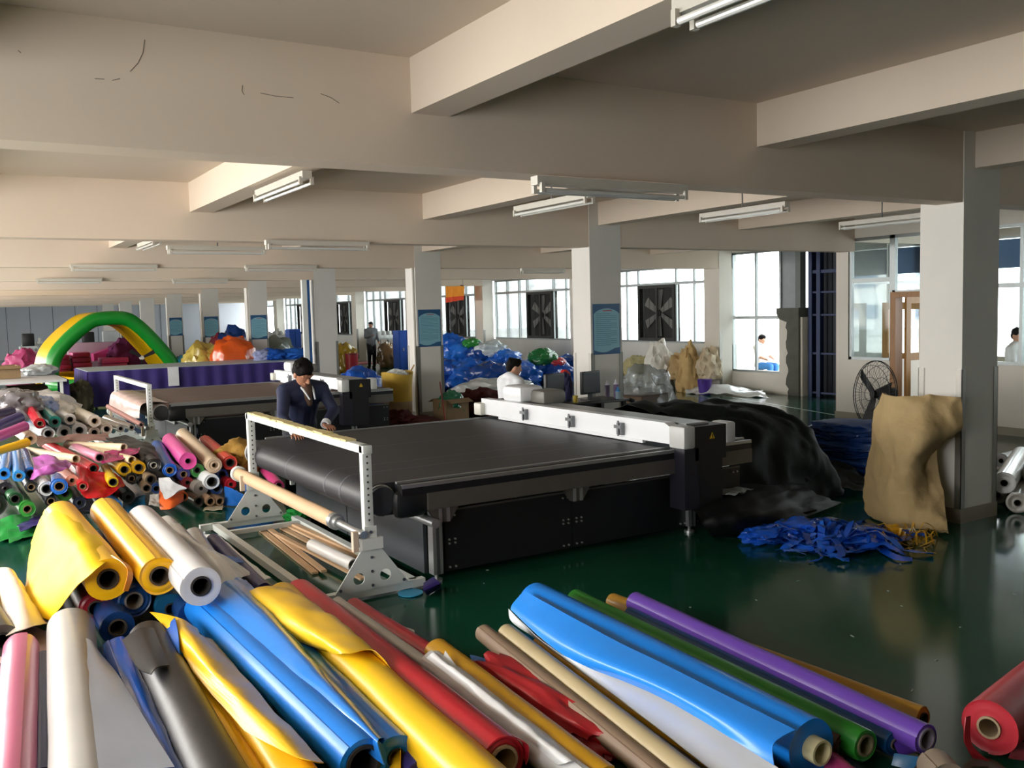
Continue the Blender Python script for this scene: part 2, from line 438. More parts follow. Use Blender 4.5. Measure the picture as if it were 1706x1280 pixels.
def window(y0, y1, z0, z1, ys, zs, X=XW+.06, skip=(), par=None):
    win_no[0] += 1; t = .05
    f = MB()
    for yy in (y0, y1-t): f.box((X, yy, z0), (X+.07, yy+t, z1))
    for zz in (z0, z1-t): f.box((X, y0, zz), (X+.07, y1, zz+t))
    for yy in ys: f.box((X+.005, yy-t/2, z0), (X+.06, yy+t/2, z1))
    for zz in zs: f.box((X+.002, y0, zz-.035), (X+.075, y1, zz+.035))
    o = struct('window_%d' % win_no[0], f, FRAME)
    Y = [y0]+list(ys)+[y1]; Z = [z0]+list(zs)+[z1]
    for i in range(len(Y)-1):
        for j in range(len(Z)-1):
            if (i, j) in skip: continue
            MB().box((X+.03, Y[i]+.01, Z[j]+.01), (X+.036, Y[i+1]-.01, Z[j+1]-.01)).build('pane', GLASS, o, 0)
    return o
def exhaust_fan(yc, label):
    t = thing('exhaust_fan', label, 'fan', (XW+.1, yc, 1.12), 'wall fans set in the window bays')
    h = MB(); a = .72
    for (p, q) in (((XW+.03, yc-a, 1.12), (XW+.15, yc-a+.08, 2.56)), ((XW+.03, yc+a-.08, 1.12), (XW+.15, yc+a, 2.56)), ((XW+.03, yc-a+.08, 1.12), (XW+.15, yc+a-.08, 1.2)), ((XW+.03, yc-a+.08, 2.48), (XW+.15, yc+a-.08, 2.56))): h.box(p, q)
    h.build('housing', FANBOX, t, 0)
    MB().box((XW+.2, yc-a, 1.12), (XW+.22, yc+a, 2.56)).build('shutter', M('#1b1b1a', .7), t, 0)
    cz = 1.84
    MB().tube((XW+.11, yc, cz), (XW+.2, yc, cz), .09, n=14).build('motor_hub', FANBOX, t)
    for k in range(6):
        an = k*pi/3+.5; u = Vector((0, cos(an), sin(an))); v = Vector((.15, -sin(an), cos(an))).normalized(); p = Vector((XW+.155, yc, cz))
        m = MB(); m.add([p+u*.08-v*.05, p+u*.08+v*.05, p+u*.6+v*.14, p+u*.6-v*.1], [(0, 1, 2, 3)]); b_ = [q+Vector((.012, 0, 0)) for q in m.v]
        m.add(b_, [(3, 2, 1, 0)]); m.build('blade', BLADE, t, 0)
    g = MB(); g.box((XW+.06, yc-.03, 1.2), (XW+.1, yc+.03, 2.48))
    for k in range(1, 7): g.box((XW+.07, yc-a+.06+k*.19, 1.2), (XW+.08, yc-a+.068+k*.19, 2.48))
    g.build('guard_bars', FANBOX, t, 0)
ords = ['beside the beige sacks', 'behind the seated worker', 'behind the hanging orange cloth', 'past the standing figure', 'by the far blue cabinet', 'deepest in the window row']
for k in range(0, 8):
    ya = Y0+DY*(2+k)+.5; yb = Y0+DY*(3+k); yc = (ya+yb)/2-.23
    ys = [ya+.62, ya+1.3, yc-.74, yc+.74, yb-.62]
    if yb > YF: break
    ys = sorted(set(round(v, 2) for v in (ya+.85, yc-.74, yc+.74, yb-1.5, yb-.78)))
    window(ya, yb, 1.08, 3.0, [v for v in ys if ya+.2 < v < yb-.2], [2.58], skip=((2, 0),))
    if k < 6: exhaust_fan(yc, 'dark wall exhaust fan in the window bay '+ords[k])
# tall window and broken pier next to the goods lift
wt = MB(); wt.box((XW, 14.4, 0), (XW+.22, 15.9, .45)); wt.box((XW, 14.4, 3.2), (XW+.22, 15.9, ZC)); wt.box((XW, 13.75, 0), (XW+.22, 14.4, 1.7))
struct('wall_lift_side', wt, WALL)
window(14.4, 15.9, .45, 3.2, [15.15], [1.7], skip=((0, 0),))
PIER = M('#5d5d56', .9, var=.15, scale=5, bump=.5, bscale=20)
pm = MB(); zz = 0; prof = []
rp = random.Random(4)
while zz < 1.62: prof.append((14.12+rp.uniform(-.05, .05), zz)); zz += rp.uniform(.06, .14)
prof += [(14.15, 1.6), (14.34, 1.66), (14.42, 1.78), (14.42, 1.9), (13.8, 1.9), (13.8, 0)]
pm.prism([(XW-.06, y, z) for y, z in prof], (.3, 0, 0)); struct('pier', pm, PIER)
# goods lift shaft: corrugated panels, dark blue steel posts
LIFT = M('#2b2f38', .5, metal=.3, var=.15, scale=3); LIFTB = M('#17284d', .45, metal=.3, var=.1); LIFTG = M('#8b9195', .5, metal=.2)
lift = thing('goods_lift', 'dark corrugated goods lift shaft with blue steel posts beside the broken pier', 'lift', (XW, 13, 0))
for k, (y0, y1) in enumerate(((13.75, 13.35), (13.35, 12.9), (12.9, 12.67))):
    m = MB(); pts = []
    nn = 6
    for i in range(nn+1):
        y = y0+(y1-y0)*i/nn; pts.append((XW+.5+(.035 if i % 2 else 0), y))
    vs = []; 
    for x, y in pts: vs += [(x, y, 0), (x, y, 3.4)]
    for x, y in pts: vs += [(x+.01, y, 0), (x+.01, y, 3.4)]
    q = 2*(nn+1); fs = [(2*i, 2*i+2, 2*i+3, 2*i+1) for i in range(nn)]+[(q+2*i+1, q+2*i+3, q+2*i+2, q+2*i) for i in range(nn)]
    m.add(vs, fs); m.build('corrugated_panel', LIFT, lift, 0)
for y in (13.6, 13.38, 12.86, 12.68): MB().box((XW+.12, y, 0), (XW+.24, y+.1, 3.4)).build('post', LIFTB, lift, 0)
for z in (2.62, 1.72, 2.2, .9, .06): MB().box((XW+.14, 12.68, z), (XW+.2, 13.66, z+(.07 if z > 2.5 else .04))).build('cross_rail', LIFTB, lift, 0)
MB().box((XW+.09, 12.78, 1.35), (XW+.12, 12.86, 1.62)).build('notice_plate', M('#b9bcc0', .5), lift, 0)
MB().box((XW+.1, 13.97, 1.9), (XW+.3, 14.42, 3.44)).build('side_cladding', LIFTG, lift, 0)
MB().box((XW+.24, 13.76, 0), (XW+.8, 13.8, 3.44)).build('side_wall', LIFT, lift, 0)
MB().box((XW+.02, 13.82, 1.9), (XW+.2, 13.96, 3.4)).build('pier_post', M('#6f7674', .6), lift, 0)
struct('wall_lift_back', MB().box((XW+.8, 12.66, 0), (XW+1, 14.2, ZC)).box((XW+.02, 12.55, 0), (17.0, 12.66, ZC)), M('#8b8e8c', .8))

# office behind a glazed partition
pt = MB(); pt.box((XP, 9.66, 0), (XP+.12, 10.75, 1.02)); pt.box((XP, YB, 0), (XP+.12, 8.55, 1.02)); pt.box((XP, YB, 1.02), (XP+.12, 2.0, 3.06)); pt.box((XP, YB, 3.06), (XP+.12, 10.75, ZC))
pt.box((XP, 10.5, 1.02), (XP+.12, 10.75, 3.06))
struct('partition', pt, WALL)
struct('baseboard_office', MB().box((XP-.015, YB, 0), (XP, 8.5, .12)).box((XP-.015, 9.7, 0), (XP, 10.76, .12)), SKIRT)
struct('wall_office_side', MB().box((XP+.12, 10.62, 0), (17.0, 10.74, .95)).box((XP+.12, 10.62, 3.02), (17.0, 10.74, ZC)), WALL)
sf_ = MB()
for x in (XP+.12, 14.5, 15.75, 16.92): sf_.box((x, 10.65, .95), (x+.06, 10.71, 3.02))
sf_.box((XP+.18, 10.65, 2.3), (14.5, 10.7, 2.36)).box((14.56, 10.65, 2.3), (15.75, 10.7, 2.36)).box((15.81, 10.65, 2.3), (16.92, 10.7, 2.36))
sw_ = struct('window_office_side', sf_, FRAME)
for x0_, x1_ in ((XP+.18, 14.5), (14.56, 15.75), (15.81, 16.92)):
    for z0_, z1_ in ((.95, 2.3), (2.36, 3.02)): MB().box((x0_, 10.675, z0_), (x1_, 10.681, z1_)).build('pane', GLASS, sw_, 0)
window(9.66, 10.5, 1.02, 3.06, [], [2.35], X=XP+.02)
window(8.55, 9.66, 2.12, 3.06, [], [], X=XP+.02)
window(6.0, 8.5, 1.02, 3.06, [7.55, 7.0], [2.18], X=XP+.02)
window(2.0, 6.0, 1.02, 3.06, [3.3, 4.7], [2.18], X=XP+.02)
WOOD = M('#9a6a35', .45, var=.15, scale=3, stretch=(8, 8, 1)); WOOD2 = M('#b88a4c', .45, var=.12, scale=3, stretch=(8, 8, 1))
d = MB(); d.box((XP-.03, 9.56, 0), (XP+.15, 9.66, 2.05)); d.box((XP-.03, 8.5, 0), (XP+.15, 8.6, 2.05)); d.box((XP-.03, 8.5, 2.05), (XP+.15, 9.66, 2.14))
dr = struct('door_1', d, WOOD)
leaf = MB(); leaf.box((XP+.32, 9.52, 0), (XP+.93, 9.56, .2)).box((XP+.32, 9.52, 1.02), (XP+.93, 9.56, 1.14)).box((XP+.32, 9.52, 1.95), (XP+.93, 9.56, 2.06)).box((XP+.2, 9.52, 0), (XP+.32, 9.56, 2.06)).box((XP+.93, 9.52, 0), (XP+1.05, 9.56, 2.06))
leaf.build('door_leaf', WOOD2, dr, 0)
# inner timber-framed opening seen through the glass
iw = MB(); a0 = (XP+.9, 9.75, 1.02); iw.box((XP+.9, 9.7, 1.0), (XP+.95, 10.5, 1.1)).box((XP+.9, 9.7, 1.85), (XP+.95, 10.5, 1.97)).box((XP+.9, 10.38, 1.1), (XP+.95, 10.5, 1.85)).box((XP+.9, 9.7, 1.1), (XP+.95, 9.78, 1.85))
struct('window_inner_frame', iw, WOOD2)
ob = MB(); ob.box((17.0, YB, 0), (17.2, 12.66, .9)); ob.box((17.0, YB, 3.1), (17.2, 12.66, ZC)); 
for y in (12.36, 10.6, 7.2, 3.5, 0): ob.box((17.0, y, .9), (17.2, y+.3, 3.1))
ob.box((17.0, YB, .9), (17.2, -.0, 3.1))
struct('wall_office_outer', ob, WALL)
BLIND = M('#5f7fae', .7, var=.1, scale=2)
tag(MB().box((16.94, 7.6, 2.55), (16.97, 12.3, 3.08)).build('roller_blind', BLIND, None, 0), 'pale blue blind across the top of the office window', 'blind')
# outside: ground and the pale factory across the yard
struct('ground_outside', MB().box((XW+1.4, -20, -.3), (60, 90, -.02)), M('#dcdcd8', .9))
nb = thing('factory_building', 'pale factory block with blue window strips across the yard', 'building', (46, 10, 0))
MB().box((46, -22, 0), (54, 9, 4.2)).build('wall', M('#e4e6e8', .8), nb, 0)
for z in (1.0, 2.8):
    for k in range(7): MB().box((45.95, -20+k*4, z), (46, -17.2+k*4, z+.8)).build('window', M('#4d6f92', .3), nb, 0)

# ================================================================== CUTTING MACHINES AND ROLL STANDS
DARKP = M('#141519', .42, var=.1, scale=5); PANEL_END = M('#3b3f44', .45, var=.08, scale=4); RAILG = M('#6a6660', .4, metal=.5, var=.08, scale=8)
CAPG = paint('#b9bab8', .4); GWHITE = paint('#e4e7ea', .35); BOLT = metal('#c9c9c6', .3); STICK = M('#d8b21c', .5, var=.02); STICKB = M('#15130c', .6)
def make_cutter(dx, dy, belt_mat, seam_mat, label, group, brownish=False):
    t = thing('cutting_machine', label, 'machine', (3.0+dx, 6.1+dy, 0), group)
    def P(x, y, z): return Vector((x+dx, y+dy, z))
    def bx(mb, a, b, **k): return mb.box(P(*a), P(*b), **k)
    ya, yb = 6.14, 9.12
    # conveyor belt: closed loop around a nose roller
    prof = [(6.22, .785), (2.64, .785)]
    for k in range(1, 12):
        an = pi/2+pi*k/12*.92; prof.append((2.64+.125*cos(an), .66+.125*sin(an)))
    prof += [(3.05, .54), (6.22, .54)]
    mb = MB(); n = len(prof)
    mb.add([P(x, ya, z) for x, z in prof]+[P(x, yb, z) for x, z in prof], [(i, i+1, n+i+1, n+i) for i in range(n-1)]+[(n-1, 0, n, 2*n-1), tuple(range(n)), tuple(range(2*n-1, n-1, -1))])
    belt = mb.build('belt', belt_mat, t, 40)
    for yy in (6.62, 6.95, 7.9):
        m = MB(); w = .006; pr = [(x, z) for x, z in prof[:-1]]; vs = []
        cxs = 2.64
        for x, z in pr:
            d = Vector((x-2.64, 0, z-.66)); 
            o = Vector((0, 0, .0025)) if x >= 2.64 and z > .7 else d.normalized()*.0025
            vs += [P(x, yy-w, z)+o, P(x, yy+w, z)+o]
        q = len(pr)-1; m.add(vs, [(2*i, 2*i+2, 2*i+3, 2*i+1) for i in range(q-1)]); m.build('seam', seam_mat, belt, 0)
    for yy in (6.1, 9.13):
        re_ = MB().tube(P(2.64, yy, .66), P(2.64, yy+.05, .66), .104, n=24).build('roller_end', M('#3a3b3e', .45), t)
        MB().path([P(2.64+.112*cos(q*pi/12), yy+.045, .66+.112*sin(q*pi/12)) for q in range(24)], .009, n=6, closed=True).build('belt_edge_ring', CAPG, re_)
    m = bx(MB(), (2.70, 6.0, .53), (2.96, 6.11, .73), bev=.05); m.build('motor_cover', BLACK_P, t)
    MB().tube(P(2.78, 6.06, .73), P(2.78, 6.06, .76), .03, n=14).build('brass_nut', metal('#b08a3a', .3), t)
    for (y0, y1) in ((6.0, 6.13), (9.13, 9.26)):
        r = bx(MB(), (2.75, y0, .70), (6.22, y1, .775)).build('edge_rail', DARKP, t, 0)
        bx(MB(), (2.75, y0-.004, .752), (6.22, y0+.02, .779)).build('rail_strip', ALU, r, 0)
        bx(MB(), (2.75, y0+.09, .775), (6.22, y0+.115, .79)).build('guide_rod', ALU, r, 0)
        bx(MB(), (2.95, y0-.01, .575), (6.22, y1, .70)).build('side_rail', RAILG, t, 0)
    # side panels with bolts, legs and feet
    for (x0, x1) in ((3.14, 4.31), (4.31, 5.56), (5.58, 6.2)):
        pn = bx(MB(), (x0, 6.12, .06), (x1-.006, 6.15, .515)).build('side_panel', DARKP, t, 0)
        bx(MB(), (x0, 9.1, .06), (x1-.006, 9.13, .515)).build('side_panel', DARKP, t, 0)
        bx(MB(), (x0, 6.12, .515), (x1-.006, 6.16, .53)).build('panel_lip', RAILG, pn, 0)
        for xx in (x0+.06, x1-.07):
            for z in (.48, .30, .27, .09):
                for s in (0, .05):
                    MB().tube(P(xx+s-.025, 6.12, z), P(xx+s-.025, 6.108, z), .008, n=8).build('bolt', BOLT, pn)
    for x in (3.06, 5.57):
        for y in (6.08, 9.08):
            lg = bx(MB(), (x-.04, y, .06), (x+.04, y+.08, .575)).build('leg', ALU, t, 0)
            MB().tube(P(x, y+.04, 0), P(x, y+.04, .02), .045, n=16).tube(P(x, y+.04, .02), P(x, y+.04, .06), .015, n=10).build('levelling_foot', ALU, lg)
            bx(MB(), (x-.012, y-.003, .06), (x+.012, y, .575)).build('slot', M('#3a3b3c', .5), lg, 0)
    for x in (3.1, 4.31, 5.5):
        m = MB(); m.prism([P(x-.14, 6.04, .585), P(x+.14, 6.04, .585), P(x+.05, 6.04, .46), P(x-.05, 6.04, .46)], (0, .05, 0)); bk = m.build('bracket', RAILG, t, 0)
        bx(MB(), (x-.045, 6.03, .46), (x-.02, 6.045, .58)).build('rib', ALU, bk, 0); bx(MB(), (x+.02, 6.03, .46), (x+.045, 6.045, .58)).build('rib', ALU, bk, 0)
    # end panels below the nose
    bx(MB(), (3.0, 6.2, .05), (3.03, 7.72, .43)).build('end_panel', PANEL_END, t, 0)
    bx(MB(), (3.0, 7.74, .05), (3.03, 9.1, .43)).build('end_panel', PANEL_END, t, 0)
    bx(MB(), (2.97, 7.72, .40), (3.03, 9.2, .43)).build('end_rail', ALU, t, 0)
    bx(MB(), (2.96, 6.85, .40), (3.03, 7.72, .46)).build('end_rail', ALU, t, 0)
    MB().tube(P(3.0, 5.98, .47), P(3.0, 6.9, .47), .035, n=14).build('tension_roller', ALU, t)
    bx(MB(), (2.95, 9.1, .3), (2.99, 9.14, .45)).build('end_hook', WHITE_P, t, 0)
    # gantry
    m = MB(); m.prism([P(5.30, 6.02, .82), P(5.30, 6.02, .955), P(5.30, 6.12, 1.0), P(5.30, 9.3, 1.0), P(5.30, 9.3, .82)], (.1, 0, 0)); gb = m.build('gantry_beam', GWHITE, t, 0)
    bx(MB(), (5.40, 6.0, .86), (5.72, 9.4, .97)).build('gantry_back', DARKP, t, 0)
    bx(MB(), (5.285, 6.4, .795), (5.32, 8.9, .822)).build('gantry_lip', GWHITE, t, 0)
    for yy in (8.35, 7.5, 6.72):
        k = MB(); bx(k, (5.26, yy-.05, .84), (5.30, yy+.02, .95)); bx(k, (5.245, yy-.06, .9), (5.26, yy+.04, .93)); bx(k, (5.25, yy-.02, .83), (5.26, yy, .97))
        k.build('carriage_clip', metal('#77797c', .35), gb, 0)
    bx(MB(), (5.29, 5.86, .79), (5.42, 6.06, .985), bev=.02).build('end_cap', CAPG, t)
    bx(MB(), (5.42, 5.87, .68), (5.78, 6.06, .975)).build('drive_box', BLACK_P, t, 0)
    bx(MB(), (5.78, 5.86, .80), (5.89, 6.06, .985), bev=.02).build('end_cap', CAPG, t)
    bx(MB(), (5.30, 5.87, .27), (5.46, 6.06, .79)).build('drive_cover', M('#1d1c26', .4), t, 0)
    bx(MB(), (5.46, 5.875, .24), (5.74, 6.06, .70)).build('drive_cover', BLACK_P, t, 0)
    tri = MB(); tri.prism([P(5.585, 5.868, .86), P(5.645, 5.868, .86), P(5.615, 5.868, .915)], (0, -.003, 0)); st = tri.build('warning_sticker', STICK, t, 0)
    MB().box(P(5.611, 5.863, .875), P(5.619, 5.866, .9)).box(P(5.611, 5.863, .866), P(5.619, 5.866, .871)).build('exclamation_mark', STICKB, st, 0)
    bx(MB(), (5.24, 9.22, .81), (5.34, 9.38, .95), bev=.015).build('far_end_cap', paint('#d4d3c8', .4), t)
    bx(MB(), (5.36, 8.55, .99), (5.68, 8.95, 1.17), bev=.05).build('cutting_head', GWHITE, t)
    bx(MB(), (5.5, 8.30, .98), (5.8, 8.62, 1.13), bev=.04).build('head_motor', M('#77756f', .45), t)
    bx(MB(), (5.44, 6.0, .975), (5.7, 8.3, .99)).build('cable_tray', M('#9a9c9d', .4), t, 0)
    return t
BELT_K = M('#25262b', .5, var=.12, scale=1.6, bump=.05, bscale=30)
BELT_B = M('#6e5a52', .6, var=.08, scale=2)
cut1 = make_cutter(0, 0, BELT_K, M('#6d7077', .6), 'long black cutting machine with white gantry across its belt, behind the roll stand', 'cutting machines')
cut2 = make_cutter(0.05, 7.9, BELT_B, M('#7d6a62', .6), 'second cutting machine with brown covered belt, behind the bending worker', 'cutting machines')
# pale pink cover hanging over the nose of the second machine
sheet('cover_sheet', [[(2.40, 14.1, .60), (2.46, 14.1, .80), (2.8, 14.1, .80)], [(2.38, 15.5, .50), (2.46, 15.5, .80), (2.8, 15.5, .805)], [(2.42, 16.95, .60), (2.5, 16.95, .81), (2.8, 16.95, .805)]], film('#d9b9b4'), label='pale pink sheet hanging over the end of the brown belt', cat='sheet', amp=.01, freq=4)

STANDW = M('#d4d9d6', .4, var=.06, scale=9, bump=.1, bscale=60)
def make_stand(label, roller=True):
    t = thing('roll_stand', label, 'stand', (2.5, 6.05, 0), 'white steel roll stands')
    ends = (6.05, 8.85)
    for k, y in enumerate(ends):
        f = MB().box((1.98, y-.03, .02), (2.92, y+.03, .075)).build('foot_bar', STANDW, t, 0)
        for x in (2.04, 2.86): MB().tube((x, y, 0), (x, y, .022), .03, n=12).build('foot_pad', ALU, f)
        MB().box((2.465, y-.03, .07), (2.535, y+.03, 1.09), bev=.006).build('upright', STANDW, t)
        # gusset plate with two round holes
        g = bmesh.new()
        outer = [(2.22, .075), (2.78, .075), (2.545, .40), (2.545, .52), (2.455, .52), (2.455, .40)]
        m = MB(); yy = y-.04
        def ring(cx, cz, r, n=16): return [(cx+r*cos(2*pi*i/n), cz+r*sin(2*pi*i/n)) for i in range(n)]
        ov = [g.verts.new((x, 0, z)) for x, z in outer]; E_ = [g.edges.new((ov[i], ov[(i+1) % 6])) for i in range(6)]
        for cx in (2.40, 2.60):
            hv = [g.verts.new((x, 0, z)) for x, z in ring(cx, .16, .042)]; E_ += [g.edges.new((hv[i], hv[(i+1) % 16])) for i in range(16)]
        bmesh.ops.triangle_fill(g, edges=E_, use_beauty=True); g.verts.index_update()
        vs = [v.co.copy() for v in g.verts]; fs = [[v.index for v in f_.verts] for f_ in g.faces]; bed = [[v.index for v in e.verts] for e in g.edges if e.is_boundary]; g.free()
        q = len(vs); m.add([Vector((v.x, yy, v.z)) for v in vs]+[Vector((v.x, yy-.008, v.z)) for v in vs], fs+[[q+i for i in f_[::-1]] for f_ in fs]+[(a, b, q+b, q+a) for a, b in bed])
        gp = m.build('gusset_plate', STANDW, t, 0)
        for (x, z) in ((2.26, .1), (2.5, .1), (2.74, .1), (2.5, .2), (2.5, .3), (2.5, .42), (2.5, .48)):
            MB().tube((x, yy-.008, z), (x, yy-.016, z), .011, n=8).build('bolt', metal('#7c7f82', .4), gp)
        hm = MB()
        for i in range(11): hm.tube((2.5, y-.031, .56+i*.045), (2.5, y-.0325, .56+i*.045), .008, n=8)
        hm.build('pin_holes', M('#3b3d3e', .7), t)
        b = MB().box((2.42, y-.075, .36), (2.58, y-.03, .44)).build('roller_bracket', STANDW, t, 0)
        MB().box((2.36, y-.07, .36), (2.40, y-.03, .50)).build('keeper', paint('#cdb9a4'), b, 0)
    for x in (2.12, 2.84): MB().box((x-.03, 6.05, .02), (x+.03, 8.85, .075)).build('base_rail', STANDW, t, 0)
    MB().box((2.14, 8.45, .03), (2.84, 8.5, .07)).build('cross_bar', STANDW, t, 0)
    tb = MB().box((2.465, 6.0, 1.03), (2.535, 8.9, 1.09), bev=.006).build('top_bar', STANDW, t)
    if roller:
        m = MB(); pts = []
        for i in range(26):
            y = 6.3+i*.095; m.box((2.46+random.uniform(-.006, .006), y, 1.086), (2.542+random.uniform(-.006, .01), y+.12, 1.096+random.uniform(0, .01)))
        m.build('peeling_tape', M('#cfc08c', .7, var=.15, scale=9), tb, 20)
    rl = MB().tube((2.44, 5.98, .47), (2.44, 9.28, .47), .028, n=16).build('roller_shaft', ALU, t)
    MB().tube((2.44, 6.5, .47), (2.44, 6.56, .47), .062, n=20).tube((2.44, 6.44, .47), (2.44, 6.5, .47), .045, n=16).build('collar', ALU, rl)
    MB().tube((2.44, 9.1, .47), (2.44, 9.16, .47), .075, n=20).build('collar', STANDW, rl)
    if roller: MB().tube((2.44, 6.56, .47), (2.44, 9.1, .47), .058, n=24).build('paper_core', KRAFT_L, t)
    return t
KRAFT_L = M('#cfae8b', .65, var=.06, scale=5, spec=.3)
st1 = make_stand('white steel roll stand with tan paper core and taped top bar')
st2 = make_stand('white roll stand standing behind the heaped rolls at the second machine', False)
st2.location = (2.5+.02, 6.05+7.9, 0)
st2['label'] = 'bare white roll stand behind the heap of grey rolls'
# under the first stand: kraft strips, white tube
def strip(label, a, b, w, mat=KRAFT_L, z=.012):
    a, b = at(*a, z), at(*b, z); o = MB().bar(a, b, w, .018).build('kraft_strip', mat, None, 0, loc=a); return tag(o, label, 'strip', 'kraft strips under the stand')
for i, (a, b, w, z) in enumerate((((435, 883), (525, 955), .05, .012), ((447, 880), (540, 952), .045, .03), ((470, 880), (600, 948), .05, .012), ((480, 876), (605, 935), .05, .03), ((490, 874), (612, 928), .05, .048), ((462, 890), (605, 965), .045, .05))):
    strip(['kraft strip with ragged end, outermost under the roll stand', 'kraft strip lying on the ragged one under the roll stand', 'kraft strip running beside the white tube', 'kraft strip just behind the white tube', 'topmost kraft strip behind the white tube', 'long thin kraft strip crossing below the white tube'][i], a, b, w, z=z)
tube_thing('short white tube lying on kraft strips under the roll stand', at(590, 942, .11), at(520, 908, .11), .05, paint('#e2dfdc', .4), wall=.006, name='white_tube')

# ================================================================== ROLLS
GREY_FILM = '#c9c7c4'
# ---------- heap of offcut rolls in front of the second machine (near ends face the aisle)
HG = 'offcut rolls in the mixed heap'
def heap_end(cx, cy, y0, k=.25):
    x, y = cx/3.554, 620+cy/3.554
    d = _ray(x, y); t = (y0+CAM_H*k)/(d.y-k*d.z); return C0+d*t
hr = random.Random(11)
def heap(cx, cy, rpx, col, label, L=1.9, core=None, y0=10.25, yaw=None, tilt=0, cmat=None, film_=False, far=None, name='vinyl_roll', cat='roll', grp=HG):
    p = heap_end(cx, cy, y0); r = rpx/3.554*((p-C0).dot(FW))/F_PX
    if p.z < r+.002: p.z = r+.002
    if far is not None: q = heap_end(far[0], far[1], far[2])
    else:
        ya = hr.uniform(-.05, .05) if yaw is None else yaw
        q = p+Vector((sin(ya)*L, cos(ya)*L, tilt*L))
    if q.z < r+.002: q.z = r+.002
    c = r*.48 if core is None else core*r
    m = film(col) if film_ else vinyl(col)
    return roll(label, p, q, r, m, core=c, cmat=cmat, group=grp, seg=20, wob=.006, name=name, cat=cat)
def heap_tube(cx, cy, rpx, far, col, label, y0=10.1):
    p = heap_end(cx, cy, y0); r = rpx/3.554*((p-C0).dot(FW))/F_PX; q = heap_end(*far)
    return tube_thing(label, p, q, r, M(col, .55, var=.06, scale=6), wall=r*.22, group='cream cardboard tubes on the heap')
DK = M('#2a2622', .8); GREYC = M('#8d8a86', .7)
# back row: clear and grey film rolls
for a in ((415, 280, 34, '#d8d6d3', 'white film roll beside the teal roll at the back of the heap', 0),
          (285, 365, 42, '#cfcfd2', 'pale grey film roll, first of the grey row behind the cream tubes', 0),
          (380, 358, 42, '#a9a9aa', 'mid grey film roll, second of the grey row behind the cream tubes', 0),
          (470, 345, 44, '#c4c6c8', 'silvery film roll, third of the grey row behind the cream tubes', 0),
          (558, 358, 34, '#b8a79a', 'brownish film roll, fourth of the grey row behind the cream tubes', 0),
          (632, 338, 34, '#d9c8bb', 'pinkish beige film roll beside the thin pink roll', 0),
          (778, 328, 22, '#8c8780', 'small grey roll at the foot of the bare stand', 0),
          (714, 335, 24, '#9c9994', 'small dull roll between the beige roll and bare stand', 0)):
    heap(a[0], a[1], a[2], a[3], a[4], L=1.5, y0=12.55, film_=True, cmat=DK, grp='film rolls at the back of the heap', yaw=-.06)
heap(560, 290, 38, '#d6cbbd', 'long beige film roll lying over the grey row', y0=12.45, far=(440, 232, 13.9), film_=True, cmat=KRAFT_D, grp='film rolls at the back of the heap')
heap(835, 312, 16, '#d19a94', 'thin rosy pink roll leaning towards the bare stand', y0=12.6, far=(640, 205, 13.6), core=.55, cmat=DK, grp='film rolls at the back of the heap')
heap(236, 305, 33, '#c3172b', 'shiny red film roll at the top of the heap', y0=12.2, far=(165, 190, 13.3), film_=True, cmat=KRAFT_D, grp='film rolls at the back of the heap')
heap(326, 295, 36, '#10756c', 'teal film roll at the top of the heap', y0=12.3, far=(255, 225, 13.4), film_=True, cmat=DK, grp='film rolls at the back of the heap')
# violet and pink rolls lying crosswise at the frame edge side of the heap
heap(70, 235, 34, '#3a3350', 'dull violet roll lying crosswise on top of the heap', y0=11.8, far=(-160, 290, 11.5), core=.4)
heap(118, 268, 34, '#40386b', 'dark violet roll just below the dull violet one', y0=11.5, far=(-160, 390, 11.0), core=.4)
heap(150, 320, 30, '#b94e91', 'magenta pink roll lying crosswise below the violet rolls', y0=11.2, far=(-150, 440, 10.7), core=.4)
heap(180, 395, 38, '#c9ad92', 'beige roll end beside the yellow curved sheet', y0=11.2, far=(90, 330, 12.2), core=.4)
heap(165, 415, 26, '#e8b314', 'bright yellow roll lying crosswise above the sky blue rolls', y0=10.7, far=(-150, 510, 10.4), core=.35)
# cream tubes on top
heap_tube(452, 515, 25, (140, 462, 11.6), '#e6d3b4', 'cream cardboard tube pointing over the magenta film', 10.35)
heap_tube(735, 447, 24, (395, 432, 11.8), '#e3cfb0', 'cream tube lying level at the very top of the mixed heap', 10.75)
heap_tube(782, 522, 25, (400, 425, 12.0), '#e0caa8', 'cream tube sloping down above the two yellow roll ends', 10.3)
heap(590, 507, 32, '#e58fae', 'light pink roll between two cream tubes', far=(430, 440, 11.8), core=.68, cmat=DK, y0=10.35)
heap(552, 572, 34, '#c4222c', 'red roll under the light pink roll', far=(260, 420, 12.0), core=.62, cmat=DK, y0=10.25)
heap(735, 578, 40, '#dfae16', 'golden yellow roll, nearer the red sheet of the two yellow ends', core=.55, cmat=DK)
heap(820, 566, 42, '#cf9c12', 'golden yellow roll, nearer the black roll of the two yellow ends', core=.55, cmat=DK)
heap(668, 652, 32, '#e9c21a', 'short yellow roll resting on the red sheet', far=(620, 575, 10.8), core=.7, cmat=DK, y0=9.8)
heap(910, 552, 42, '#232325', 'black vinyl roll beside the golden yellow ends', core=.45, cmat=M('#b9b2a6', .6), L=2.1)
heap(1005, 582, 42, '#1f63c6', 'bright blue roll beside the black vinyl roll', core=.5, cmat=KRAFT_D, far=(930, 440, 11.9))
heap(1087, 606, 40, '#33367c', 'indigo roll under the hot pink roll', core=.5, cmat=KRAFT_D)
heap(1112, 527, 52, '#e052a0', 'hot pink roll with crumpled end on the heap', far=(1005, 405, 11.9), core=.3, cmat=DK, y0=10.2)
heap(1168, 582, 42, '#2c7a33', 'green roll under the big beige roll', core=.45, cmat=DK)
